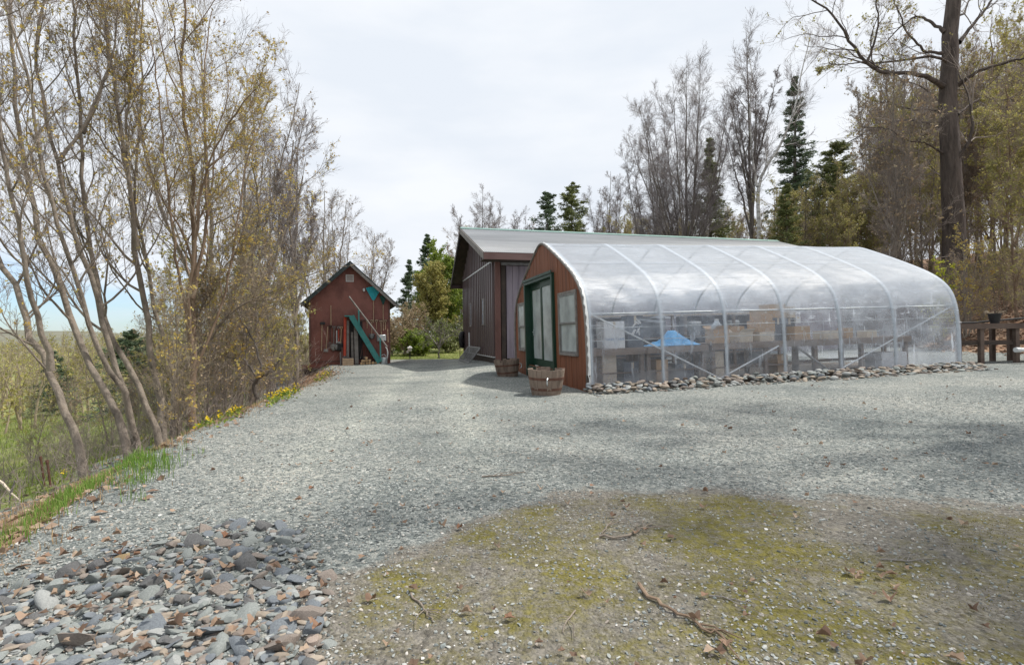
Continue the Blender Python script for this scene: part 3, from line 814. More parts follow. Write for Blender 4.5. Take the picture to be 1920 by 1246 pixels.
# ------------------------------------------------------------------ barn
def barn():
    a = GA
    o = thing('barn', 'long plum brown metal sided barn with grey metal roof behind the greenhouse', 'barn', (-.594, 19, 0), (0, 0, a))
    Wd, RY, RZ, Lb = 7.63, 4.64, 6.08, 16.0
    sr = (RZ - 4.12) / (RY + .9); sl = (RZ - 3.92) / (8.13 - RY)
    def rz(y): return 4.12 + (y + .9) * sr if y <= RY else RZ - (y - RY) * sl
    th = .10
    # ribbed gable siding: profile of ribs swept up
    def ribbed(y0, y1, zf0, zf1, x, pitch=.42, rib=.07):
        mb = MB(); n = round((y1 - y0) / pitch); p = (y1 - y0) / n
        for i in range(n):
            c = y0 + i * p
            pts = [(0, 0), (.55, 0), (.62, rib), (.78, rib), (.85, 0), (1, 0)]
            for (t0, d0), (t1, d1) in zip(pts, pts[1:]):
                ya, yb = c + t0 * p, c + t1 * p
                mb.add([(x - d0, ya, zf0(ya)), (x - d1, yb, zf0(yb)), (x - d1, yb, zf1(yb)), (x - d0, ya, zf1(ya))], [(0, 1, 2, 3)])
        return mb
    ribbed(.0, Wd, lambda y: .38 + .02, lambda y: 3.97, -.02).build('gable_siding', M['siding'], o)
    mb = ribbed(.0, RY, lambda y: 4.03, lambda y: rz(y) - th, -.035); mb2 = ribbed(RY, Wd, lambda y: 4.03, lambda y: rz(y) - th, -.035)
    mb.add(mb2.v, mb2.f); mb.build('gable_peak', M['siding'], o)
    mb = MB(); mb.box(-.075, -.02, -.02, Wd, 3.97, 4.03); mb.build('trim_rail', M['whitepipe'], o)
    mb = MB(); mb.box(-.07, -.0, .1, Wd, .36, .40); mb.build('base_trim', M['whitepipe'], o)
    # shell
    mb = MB(); poly = [(0.02, -.6), (Wd, -1.2), (Wd, rz(Wd) - th), (RY, RZ - th), (0.02, rz(0.02) - th)]
    mb.prism(poly, .0, Lb); mb.build('wall', M['siding'], o)
    mb = MB(); mb.box(-.04, .0, .0, Wd, -.6, .36); mb.build('foundation', M['soil'], o)
    # long front wall boards
    mb = MB()
    for i in range(52):
        x0 = .42 + i * .30
        if x0 > Lb - .3: break
        if x0 > 4.3: mb.box(x0 + .003, x0 + .297, -.02, .018, .1, 4.1)
    mb.build('front_boards', M['barndoor'], o)
    # sliding door
    d = MB()
    for i in range(16):
        x0 = .40 + i * .24; d.box(x0 + .004, x0 + .236, -.07, -.03, .34, 3.78)
    dd = d.build('sliding_door', M['barndoor'], o, bevel=.003)
    mb = MB(); mb.box(.2, 8.2, -.10, -.02, 3.80, 3.90); mb.build('door_track', M['steelgrey'], dd)
    mb = MB(); mb.box(1.55, 1.62, -.11, -.07, 1.50, 1.95); mb.tube([(1.35, -.10, 1.62), (1.75, -.10, 1.62)], .018, 6); mb.tube([(1.44, -.1, 1.9), (1.62, -.1, 2.0), (1.7, -.1, 1.9)], .018, 6); mb.build('latch', M['blackplastic'], dd)
    # corner posts
    mb = MB(); mb.box(-.04, .16, -.14, .0, -.1, rz(-.02) - th - .05); mb.build('corner_post', M['post'], o, bevel=.006)
    mb = MB(); mb.box(.20, .36, -.075, .0, -.1, 3.85); mb.build('door_jamb', M['darkwood'], o)
    mb = MB(); mb.box(.1, Lb, -.025, .015, -.5, .33); mb.build('sill_boards', M['darkwood'], o)
    # windows in the gable
    for (ya, yb, za, zb) in ((1.85, 2.45, 1.62, 2.72), (4.95, 5.55, 1.62, 2.72)):
        f = MB(); t = .05
        f.box(-.09, -.03, ya, ya + t, za, zb); f.box(-.09, -.03, yb - t, yb, za, zb); f.box(-.09, -.03, ya + t, yb - t, zb - t, zb); f.box(-.09, -.03, ya + t, yb - t, za, za + t)
        w = f.build('window', M['greywood'], o)
        MB().box(-.06, -.052, ya + t, yb - t, za + t, zb - t).build('pane', M['insulated'], w)
        b = MB(); b.box(-.07, -.061, ya + t, yb - t, (za + zb) / 2 - .012, (za + zb) / 2 + .012); b.build('muntin', M['greywood'], w)
    # downpipe
    mb = MB(); mb.tube([(-.1, 5.55, 1.35), (-.1, 5.5, .42), (-.1, 5.4, .40)], .035, 8); mb.build('drain_pipe', M['whitepipe'], o, True)
    # roof: corrugated sheets
    def sheet(ya, za, yb, zb, x0, x1):
        pitch = .075; n = int((x1 - x0) / pitch * 4); xs = np.linspace(x0, x1, n)
        w = .012 * np.cos((xs - x0) / pitch * 2 * np.pi) * .8
        V = np.concatenate([np.stack([xs, np.full(n, ya), za + w], -1), np.stack([xs, np.full(n, yb), zb + w], -1),
                            np.stack([xs, np.full(n, ya), za + w - .006], -1), np.stack([xs, np.full(n, yb), zb + w - .006], -1)])
        k = np.arange(n - 1)
        F = np.concatenate([np.stack([k, k + 1, k + 1 + n, k + n], -1), np.stack([k + 2 * n, k + 3 * n, k + 1 + 3 * n, k + 1 + 2 * n], -1), np.stack([k, k + 2 * n, k + 2 * n + 1, k + 1], -1)])
        return V, F
    x0, x1 = -.6, 16.5
    V1, F1 = sheet(-.9, 4.14, RY, RZ + .02, x0, x1); V2, F2 = sheet(8.13, 3.94, RY, RZ + .02, x0, x1)
    link('roof', np_mesh('roof', np.concatenate([V1, V2]), np.concatenate([F1, F2 + len(V1)]), True), M['roofmetal'], o)
    rf = [c for c in o.children if c.name.startswith('roof')][-1] if False else None
    mb = MB(); mb.prism([(-.86, 4.11), (RY, RZ - .02), (8.1, 3.90), (8.1, 3.84), (RY, RZ - .1), (-.86, 4.03)], x0 + .04, x1 - .04); mb.build('roof_deck', M['darkwood'], o)
    mb = MB(); mb.prism([(RY - .2, RZ - .2 * sr + .03), (RY, RZ + .06), (RY + .2, RZ - .2 * sl + .03), (RY + .2, RZ - .2 * sl + .045), (RY, RZ + .075), (RY - .2, RZ - .2 * sr + .045)], x0 - .02, x1 + .02)
    mb.build('ridge_cap', M['ridge'], o)
    mb = MB(); mb.box(x0 - .01, x1, -.93, -.90, 3.88, 4.115); mb.build('eave_fascia', M['fascia'], o)
    mb = MB(); mb.box(x0 - .01, x1, 8.10, 8.13, 3.66, 3.92); mb.build('eave_fascia', M['siding'], o)
    mb = MB(); mb.box(x0 + .02, x1, -.90, -.06, 3.90, 3.93); mb.build('soffit', M['darkwood'], o)
    for nm, pr, mt in (('rake_board', [(-.9, 4.12), (RY, RZ + .01), (RY, RZ - .22), (-.9, 3.88)], 'greywood'), ('rake_board', [(8.13, 3.93), (RY, RZ + .01), (RY, RZ - .22), (8.13, 3.68)], 'darkwood')):
        mb = MB(); mb.prism(pr, x0 - .04, x0 - .012); mb.build(nm, M[mt], o)
    return o
barn()
B0 = dict(ox=-.594, oy=19)
def bw(x, y, z=0): return to_world(x, y, z, -.594, 19, 0)
# tyre hung at the far corner of the barn
p = at(867, 631, 26.0); p.z = 1.0
t = thing('tyre', 'black tyre hung on a thin post at the far corner of the barn', 'tyre', p, (0, 0, R(5)))
mb = MB(); mb.tube([(.33 * math.cos(a) * .25, .33 * math.cos(a), .33 * math.sin(a)) for a in [i * math.pi / 10 for i in range(20)]], .11, 10, True); mb.build('tyre_ring', M['rubber'], t, True)
mb = MB(); mb.lathe([(.02, -.04), (.2, -.04), (.22, 0), (.2, .04), (.02, .04)], 18); mb.rot(Matrix.Rotation(R(78), 4, 'Y')); mb.build('rim', M['steelgrey'], t, True)
p2 = p.copy(); g0 = gz(p.x - .12, p.y - .1)
t = thing('metal_post', 'thin rusty post standing under the hung tyre', 'post', (p.x - .12, p.y - .1, g0))
mb = MB(); mb.tube([(0, 0, -.2), (0, 0, 1.05)], .018, 6); mb.build('rod', M['hooprust'], t); mb = MB(); mb.tube([(0, 0, 1.05), (.12, .03, 1.12)], .016, 6); mb.build('hook', M['hooprust'], t)
# leaning metal rack at the barn foot
p = bw(-.14, 5.2, 0); p.z = gz(p.x, p.y)
t = thing('metal_rack', 'black metal rack with slanted bars leaning at the foot of the barn gable', 'rack', bw(-.55, 2.2, 0) , (0, R(0), GA))
t.location.z = gz(t.location.x, t.location.y)
def rk(y, z): return (.45 * z / .62 - .1, y, z)
mb = MB(); mb.tube([rk(0, .0), rk(3.0, .0)], .03, 6); mb.tube([rk(-.1, .60), rk(2.9, .60)], .03, 6); mb.tube([rk(0, 0), rk(-.1, .60)], .03, 6); mb.tube([rk(3, 0), rk(2.9, .6)], .03, 6); mb.build('rack_frame', M['steelgrey'], t)
for i in range(9):
    mb = MB(); y = .25 + i * .3; mb.tube([rk(y + .12, 0), rk(y - .12, .6)], .018, 6); mb.build('bar', M['steelgrey'], t)

# low roof beyond the greenhouse
p = at(1765, 519, 24.0)
t = thing('lean_to', 'small lean-to with a grey metal roof showing beyond the far end of the greenhouse', 'lean-to', (p.x - 3.2, 23.6, gz(p.x - 1.5, 24) - .3), (0, 0, GA))
hz = p.z - t.location.z
mb = MB(); mb.prism([(0, hz), (2.2, hz + .6), (2.2, hz + .66), (0, hz + .06)], -.2, 3.3); mb.build('roof', M['roofmetal'], t)
mb = MB(); mb.prism([(.15, -.3), (2.1, -.3), (2.1, hz + .55), (.15, hz - .02)], .1, 3.0); mb.build('wall', M['siding'], t)
mb = MB(); mb.box(-.22, 3.32, -.04, -.002, hz - .10, hz + .05); mb.build('fascia', M['darkwood'], t)

# ------------------------------------------------------------------ tool shed
SA = R(18)
sl_ = at(580, 678, 22.0)
def shed():
    w = 3.40; d = 4.2
    o = thing('tool_shed', 'maroon gabled tool shed with hand tools hung on its front wall', 'shed', (sl_.x, sl_.y, 0), (0, 0, SA))
    zb = .14; ev = 2.86; pk = 4.42; ov = .30
    # roofline: peak above middle
    s = (pk - ev) / (w / 2)
    front = MB(); n = 4
    poly = [(0, zb), (w, zb), (w, ev), (w / 2, pk - .02), (0, ev)]
    front.prism(poly, 0, d, 'y'); front.build('wall', M['shedwall'], o)
    mb = MB()
    for x in (.0, w - .07): mb.box(x - .004, x + .074, -.02, -.001, zb, ev + .0)
    mb.box(0, w, -.03, -.002, zb - .02, zb + .03); mb.build('corner_trim', M['post'], o)
    for sgn, nm in ((-1, 'roof_slope'), (1, 'roof_slope')):
        xe = w / 2 + sgn * (w / 2 + ov); ze = ev - ov * s
        nrm = Vector((sgn * s, 1)).normalized() * .07
        pr = [(w / 2, pk), (xe, ze), (xe + nrm.x * .2, ze + nrm.y), (w / 2, pk + .085)]
        mb = MB(); mb.prism(pr, -.34, d + .3, 'y'); r = mb.build(nm, M['shingle'], o)
        pr = [(w / 2, pk + .0), (xe, ze), (xe, ze - .14), (w / 2, pk - .15)]
        mb = MB(); mb.prism(pr, -.375, -.342, 'y'); mb.build('rake_board', M['shingle'] if sgn < 0 else M['greywood'], r)
        mb = MB(); mb.prism([(w / 2, pk - .004), (xe, ze - .004), (xe, ze - .02), (w / 2, pk - .02)], -.335, -.01, 'y'); mb.build('soffit', M['darkwood'] if sgn < 0 else M['fascia'], r)
    # louvre vent
    v = MB(); x0, x1, z0, z1 = 1.52, 1.85, 3.62, 3.93
    v.box(x0, x1, -.03, -.002, z0, z0 + .03); v.box(x0, x1, -.03, -.002, z1 - .03, z1); v.box(x0, x0 + .03, -.03, -.002, z0 + .03, z1 - .03); v.box(x1 - .03, x1, -.03, -.002, z0 + .03, z1 - .03)
    for k in range(6): v.bar((x0 + .03, -.014, z0 + .055 + k * .04), (x1 - .03, -.014, z0 + .055 + k * .04), .022, .016)
    v.build('louvre_vent', M['white'], o)
    MB().lathe([(.04, 0), (.06, .04), (.05, .12), (.02, .14)], 10, (2.28, -.06, 3.2)).build('wall_lamp', M['white'], o, True)
    # cribbed plank foundation on the low side
    mb = MB()
    for k in range(7):
        mb.box(-.28, 1.05 + (.2 if k < 4 else .0), -.12 - .045 * (6 - k), -.06 - .045 * (6 - k), -1.0 + k * .15, -1.0 + k * .15 + .125)
    mb.build('plank_steps', M['brickred'], o)
    mb = MB(); mb.box(.02, w - .02, .02, d, -1.6, zb - .002); mb.box(-.25, 1.1, -.3, .02, -1.6, -.15); mb.build('foundation', M['darkwood'], o)
    mb = MB(); mb.box(0, w, -.015, .02, -.12, zb - .02); mb.build('skirt_board', M['shedwall'], o)
    return o
shed()
def sw(x, z, y=-.05):
    return to_world(x, y, z, sl_.x, sl_.y, 0, SA)
# face coordinates from picture pixels: ray / plane of the shed's front wall
_n = Vector((math.sin(SA), -math.cos(SA), 0))
def sf(px, py, off=.06):
    d = ray(px, py); o0 = Vector((0, 0, CAM_H)); p0 = Vector((sl_.x, sl_.y, 0)) + _n * off
    t = (p0 - o0).dot(_n) / d.dot(_n); P = o0 + d * t - Vector((sl_.x, sl_.y, 0))
    return P.x * math.cos(SA) + P.y * math.sin(SA), P.z
def z1(x, y): return 540 + x / 4.983, 470 + y / 4.983

def tool(name, label, cat, px, py_top, px_b, py_bot, head='', hmat='handle', mat='steelgrey', dh=True, off=.06, group='long handled tools hung on the shed'):
    u0, za = sf(*z1(px, py_top)); u1, zb_ = sf(*z1(px_b, py_bot))
    t = thing(name, label, cat, sw(u0, za, -off), (0, 0, SA), group)
    dx, dz = u1 - u0, zb_ - za
    L_ = math.hypot(dx, dz); ang = math.atan2(dx, -dz)
    t.rotation_euler = (0, 0, SA)
    def T(x, z, y=0): return (x * math.cos(ang) + (-z) * math.sin(ang), y, x * -math.sin(ang) * -1 * 0 + z * math.cos(ang) + x * math.sin(ang))
    hl = {'fan': 1.0, 'shovel': .72, 'scoop': .68, 'fork': .72}.get(head, .96)
    m = MB(); m.tube([T(0, 0 - (.1 if dh else 0)), T(0, -L_ * hl)], .02, 7); m.build('handle', M[hmat], t, True)
    if dh:
        m = MB(); m.tube([T(-.065, 0), T(.065, 0)], .018, 6); m.tube([T(-.06, 0), T(0, -.12)], .013, 6); m.tube([T(.06, 0), T(0, -.12)], .013, 6); m.build('grip', M[mat if hmat == 'red' else hmat], t, True)
    if head in ('shovel', 'scoop'):
        w = .13 if head == 'shovel' else .2
        zt = L_ * hl; rows = 7; vs = []; 
        for i in range(rows):
            f = i / (rows - 1); ww = w * (1 if head == 'scoop' else math.sqrt(max(0.02, 1 - (max(0, f - .45) / .56) ** 2)))
            for k in range(5):
                g = (k - 2) / 2; vs.append(T(g * ww, -(zt + f * (L_ - zt)), .0 - .05 * (1 - g * g)))
        fs = [(i * 5 + k, i * 5 + k + 1, (i + 1) * 5 + k + 1, (i + 1) * 5 + k) for i in range(rows - 1) for k in range(4)]
        m = MB(); m.add(vs, fs); b_ = m.build('blade', M[mat], t, True); so_ = b_.modifiers.new('thick', 'SOLIDIFY'); so_.thickness = .006
    elif head == 'fork':
        m = MB()
        for k in (-1, -.33, .33, 1): m.tube([T(0, -L_ * hl), T(k * .09, -L_ * (hl + .06)), T(k * .09, -L_)], .009, 5)
        m.build('tines', M[mat], t)
    elif head == 'hoe':
        m = MB(); m.bar(T(-.09, -L_, -.02), T(.09, -L_, -.02), .02, .12); m.build('blade', M[mat], t)
    elif head == 'rake':
        m = MB(); m.bar(T(-.2, -L_), T(.2, -L_), .03)
        for k in range(9): m.tube([T(-.18 + k * .045, -L_), T(-.18 + k * .045, -L_ - .07, -.03)], .006, 4)
        m.build('rake_head', M[mat], t)
    return t

def leaf_rake(label, fx0, fx1, fy0, fy1, hx, hy, mat, off):
    u0, zt = sf(*z1(fx0, fy0)); u1, zm = sf(*z1(fx1, fy1)); uc, zb_ = sf(*z1(hx, hy))
    t = thing('leaf_rake', label, 'rake', sw(uc, zm, -off), (0, 0, SA), 'leaf rakes hung head up on the shed')
    m = MB(); hw = (u1 - u0) / 2; hh_ = zt - zm; n = 18
    R0, A = math.hypot(hw, hh_), math.atan2(hw, hh_ * .98)
    vs = []
    for i in range(n + 1):
        a = -A + 2 * A * i / n
        for r in (.12, .45, .8, 1.0):
            vs.append((math.sin(a) * R0 * r, -.015 - .035 * (1 if r > .9 else 0) + (.012 if i % 2 else 0) * r, math.cos(a) * R0 * r))
    fs = [(i * 4 + k, i * 4 + k + 1, (i + 1) * 4 + k + 1, (i + 1) * 4 + k) for i in range(n) for k in range(3)]
    m.add(vs, fs); b_ = m.build('rake_fan', M[mat], t); so_ = b_.modifiers.new('thick', 'SOLIDIFY'); so_.thickness = .008
    MB().tube([(0, 0, .1), (0, 0, zb_ - zm)], .018, 7).build('handle', M['handle'], t, True)
leaf_rake('large bright teal leaf rake hung head up near the right eave of the shed', 728, 870, 350, 480, 800, 672, 'tealbright', .07)
leaf_rake('dark green leaf rake hung head up below the right eave of the shed', 858, 925, 425, 515, 890, 745, 'darkgreen', .12)
tool('push_broom', 'broom with a square black head hung head up at the left of the shed wall', 'broom', 318, 690, 312, 945, '', dh=False)
p_ = sf(*z1(325, 676)); bh = MB(); bh.box(-.10, .10, -.06, .03, -.06, .06)
brm = [o for o in C.objects if o.name.startswith('push_broom')][0]; bb = bh.build('broom_head', M['blackplastic'], brm, bevel=.01); bb.location = (0.02, 0, .06)
tool('tool_pole', 'thin wooden pole hung highest on the left half of the shed wall', 'pole', 400, 510, 402, 700, '', dh=False)
tool('hoe', 'long handled hoe leaning slightly, second from the left on the shed wall', 'hoe', 372, 708, 355, 930, 'hoe', dh=False)
tool('garden_fork', 'dark handled fork hanging between the hoe and the grey shovel', 'fork', 393, 700, 393, 910, 'fork', 'darkwood')
tool('shovel', 'shovel with a pink grey handle and dark blade left of the red shovel', 'shovel', 430, 710, 425, 935, 'shovel', 'greywood', 'steelgrey')
tool('shovel', 'shovel with a bright red handle on the left rack', 'shovel', 472, 710, 476, 900, 'shovel', 'red', 'steelgrey', off=.09)
tool('scoop_shovel', 'wide black scoop shovel between the red shovel and the red boards', 'shovel', 500, 712, 488, 935, 'scoop', 'handle', 'blackplastic', off=.12)
tool('spade', 'pale handled spade with the grey shaft beside the pink grey shovel', 'spade', 455, 745, 455, 925, 'shovel', 'whitepipe', 'steelgrey', off=.1, dh=False)
tool('garden_fork', 'short fork hung first on the right rack beside the teal post', 'fork', 740, 645, 738, 725, '', 'handle')
tool('shovel', 'dark bladed shovel hung second on the right rack', 'shovel', 782, 648, 782, 825, 'shovel', 'handle', 'steelgrey')
tool('spade', 'short spade with pale grip hung third on the right rack', 'spade', 827, 648, 827, 735, '', 'handle')
tool('snow_shovel', 'shovel with a round pale metal blade on the right rack', 'shovel', 868, 655, 873, 845, 'scoop', 'handle', 'galv', off=.09)
tool('garden_fork', 'short fork with white grip hung last on the right rack', 'fork', 910, 650, 908, 740, '', 'handle')
tool('hand_saw_pole', 'thin pale stick hung beside the right corner trim of the shed', 'stick', 930, 730, 935, 858, '', 'handle', dh=False)
def rack(label, xa, xb, y):
    u0, z0 = sf(*z1(xa, y)); u1, z1_ = sf(*z1(xb, y))
    t = thing('tool_rack', label, 'rack', sw(u0, z0, 0), (0, 0, SA), 'tool racks on the shed wall')
    MB().box(0, u1 - u0, -.05, -.002, -.03, .03).build('rail', M['post'], t)
    for k in range(int((u1 - u0) / .11)):
        MB().tube([(.05 + k * .11, -.05, 0), (.05 + k * .11, -.12, .02)], .007, 5).build('peg', M['greywood'], t)
rack('short rail with pegs on the left half of the shed wall', 385, 525, 702)
rack('long rail with pegs on the right half of the shed wall', 640, 942, 648)
# outside stair with teal stringer
def stair():
    ux0, zt = sf(*z1(578, 612)); ux1, zb_ = sf(*z1(855, 1045)); t = thing('outside_stair', 'steep stair with a teal stringer and grey handrail against the shed wall', 'stair', sw(ux1, 0, 0), (0, 0, SA))
    L = lambda a, b_, y=-.7: (sf(*z1(a, b_))[0] - ux1, y, sf(*z1(a, b_))[1])
    MB().bar(L(590, 615), L(848, 1035), .045, .22).build('stringer', M['teal'], t)
    MB().bar(L(590, 615, -.1), L(848, 1035, -.1), .045, .22).build('stringer', M['teal'], t)
    MB().tube([L(568, 437, -.75), L(915, 895, -.75)], .035, 8).build('handrail', M['greywood'], t, True)
    MB().bar(L(657, 560, -.74), L(660, 705, -.74), .06, .1).build('rail_post', M['teal'], t)
    MB().bar(L(852, 812, -.74), L(856, 1020, -.74), .06, .1).build('rail_post', M['teal'], t)
    for k in range(8):
        f = (k + .7) / 8.6; a = Vector(L(590, 625)); b_ = Vector(L(848, 1045)); p = a.lerp(b_, f)
        MB().box(p.x - .14, p.x + .12, -.675, -.125, p.z - .02, p.z + .02).build('tread', M['darkwood'], t)
    MB().box(L(590, 0)[0] - .3, L(590, 0)[0] + .12, -.7, -.02, L(0, 612)[2] - .03, L(0, 612)[2] + .02).build('landing', M['teal'], t)
    MB().box(L(570, 0)[0], L(690, 0)[0], -.03, -.01, .2, L(0, 660)[2]).build('stair_shade', M['blackplastic'], t)  # black sheet put in for the shade under the stair
stair()
# boards leaning under the stair
def board(label, xa, ya, xb, yb, w, mat, off=.3, g='boards leaning under the stair'):
    u0, z0 = sf(*z1(xa, ya)); u1, z1_ = sf(*z1(xb, yb))
    t = thing('plank', label, 'board', sw(u1, z1_, -off), (0, 0, SA), g)
    mb = MB(); mb.bar((0, 0, 0), (u0 - u1, .15, z0 - z1_), w, .05, (0, 1, 0)); o = mb.build('board', M[mat], t, bevel=.006)
    mb = MB(); mb.bar((0, 0, -.01), (0, .002, .05), w * 1.02, .056, (0, 1, 0)); mb.build('board_end', M['greywood'], t)
board('tall red board leaning left of the stair', 534, 620, 530, 990, .11, 'red')
board('pale grey board leaning beside the red board', 560, 650, 558, 1000, .10, 'greywood', .36)
board('weathered board leaning in the dark gap under the stair', 598, 760, 604, 1045, .10, 'greywood', .4)
board('wide grey board leaning under the stair top', 632, 700, 640, 1050, .16, 'greywood', .55)
board('thin reddish stick leaning low under the stair', 700, 870, 675, 1000, .03, 'post')
board('second thin stick leaning low under the stair, nearer the firewood', 733, 910, 712, 1010, .03, 'post')
board('grey stick standing at the left of the leaning boards', 490, 945, 495, 1072, .06, 'greywood', .45)
board('short brown stick standing beside the grey stick', 506, 900, 508, 1070, .05, 'post', .4)
# wooden crate and firewood
u0, z0 = sf(*z1(555, 1075)); gp = sw(u0, 0, -.75); gp.z = gz(gp.x, gp.y)
t = thing('wood_chest', 'small open topped crate of pale boards at the foot of the leaning boards', 'crate', gp, (0, 0, SA))
for k in range(3): MB().box(-.2, .25, -.18, -.16, .01 + k * .1, .095 + k * .1).build('slat', M['handle'], t)
MB().box(-.2, -.18, -.158, .14, .0, .32).build('side_panel', M['greywood'], t); MB().box(.23, .25, -.158, .14, .0, .32).build('side_panel', M['greywood'], t); MB().box(-.18, .23, .12, .14, 0, .32).build('side_panel', M['greywood'], t); MB().box(-.18, .23, -.158, .12, .01, .03).build('bottom_panel', M['greywood'], t)
M['endgrain'] = pm('cut wood', (.42, .26, .13), (.60, .42, .25), 8, .8, .1)
rg = random.Random(12)
for k in range(16):
    lvl = 0 if k < 9 else (1 if k < 14 else 2)
    px = 690 + (k if lvl == 0 else (k - 8.6 if lvl == 1 else k - 12.4)) * 15 + rg.uniform(-4, 4)
    u, _ = sf(*z1(px, 1000)); r = rg.uniform(.05, .075)
    gp = sw(u, 0, -.5 - rg.uniform(0, .12)); gp.z = gz(gp.x, gp.y) + .065 + lvl * .115
    t = thing('firewood_log', ['split firewood log in the bottom row of the pile under the stair', 'split firewood log in the second row of the pile under the stair', 'split firewood log on top of the pile under the stair'][lvl],
              'firewood', gp, (0, 0, SA + rg.uniform(-.3, .3)), 'split logs piled under the stair')
    n = 7; pr = [(r * math.cos(i * 6.283 / n) * rg.uniform(.8, 1.1), r * math.sin(i * 6.283 / n) * rg.uniform(.8, 1.1)) for i in range(n)]
    MB().prism(pr, -.17, .2, 'y').build('log', M['bark'], t); MB().prism([(a * .92, b_ * .92) for a, b_ in pr], -.174, -.1702, 'y').build('cut_end', M['endgrain'], t)
# grey churn with white curved pipe
u0, _ = sf(*z1(888, 1040)); gp = sw(u0, 0, -.55); gp.z = gz(gp.x, gp.y)
t = thing('watering_can', 'pale grey can with a curved white spout at the foot of the handrail', 'watering can', gp, (0, 0, SA))
MB().lathe([(.15, 0), (.155, .02), (.145, .26), (.14, .28), (.12, .28)], 18).build('can_body', M['galv'], t, True)
MB().tube([(.10, 0, .16), (.16, 0, .3), (.17, 0, .5), (.13, 0, .66), (.08, 0, .74)], [.03, .028, .026, .024, .03], 8).build('spout', M['white'], t, True)
MB().tube([(-.14, 0, .22), (-.12, 0, .36), (0, 0, .42), (.1, 0, .34)], .012, 6).build('carrying_handle', M['galv'], t, True)

# ------------------------------------------------------------------ barrels
def barrel(label, loc, tilt, seed):
    t = thing('barrel_planter', label, 'planter', loc, tilt, 'half barrels by the greenhouse door')
    rg = random.Random(seed); n = 22; H = .50
    staves = MB()
    for k in range(n):
        if False: continue
        a0, a1 = 2 * math.pi * k / n + .008, 2 * math.pi * (k + 1) / n - .008
        top = H + rg.uniform(-.012, .012) - (rg.uniform(.03, .1) if rg.random() < .22 else 0)
        vs = []; rr = [(.285, -.02), (.325, .15), (.355, .32), (.375, top)]
        d = rg.uniform(-.004, .004)
        for r, z in rr:
            for a in (a0, a1): vs.append(((r + d) * math.cos(a), (r + d) * math.sin(a), z))
            for a in (a0, a1): vs.append(((r + d - .028) * math.cos(a), (r + d - .028) * math.sin(a), z))
        fs = []
        for i in range(3):
            b0, b1 = i * 4, i * 4 + 4
            fs += [(b0, b0 + 1, b1 + 1, b1), (b0 + 2, b1 + 2, b1 + 3, b0 + 3), (b0, b1, b1 + 2, b0 + 2), (b0 + 1, b0 + 3, b1 + 3, b1 + 1)]
        fs += [(12, 13, 15, 14), (0, 2, 3, 1)]
        staves.add(vs, fs)
    staves.build('staves', M['barrelwood'], t)
    for z, r in ((.09, .315), (.30, .356)):
        MB().lathe([(r - .012, z), (r, z), (r + .007, z + .05), (r - .005, z + .05)], 44).build('hoop', M['hooprust'], t, True)
    MB().lathe([(.001, .34), (.2, .36), (.33, .33)][::-1], 24).build('soil', M['soil'], t, True)
    MB().tube([(.36, -.09, .36), (.41, -.12, .33), (.41, -.12, .24), (.36, -.1, .21)], .012, 6).build('handle', M['galv'], t, True)
p = ground_px(1026, 742); p.y += .3; p.z = gz(p.x, p.y)
barrel('weathered half barrel planter nearer the camera, in front of the green door', p, (R(0), R(2), R(-75)), 3)
p = ground_px(952, 706); p.y += .3; p.z = gz(p.x, p.y)
barrel('weathered half barrel planter farther back, between the barn and the greenhouse', p, (R(0), R(-4), R(10)), 8)

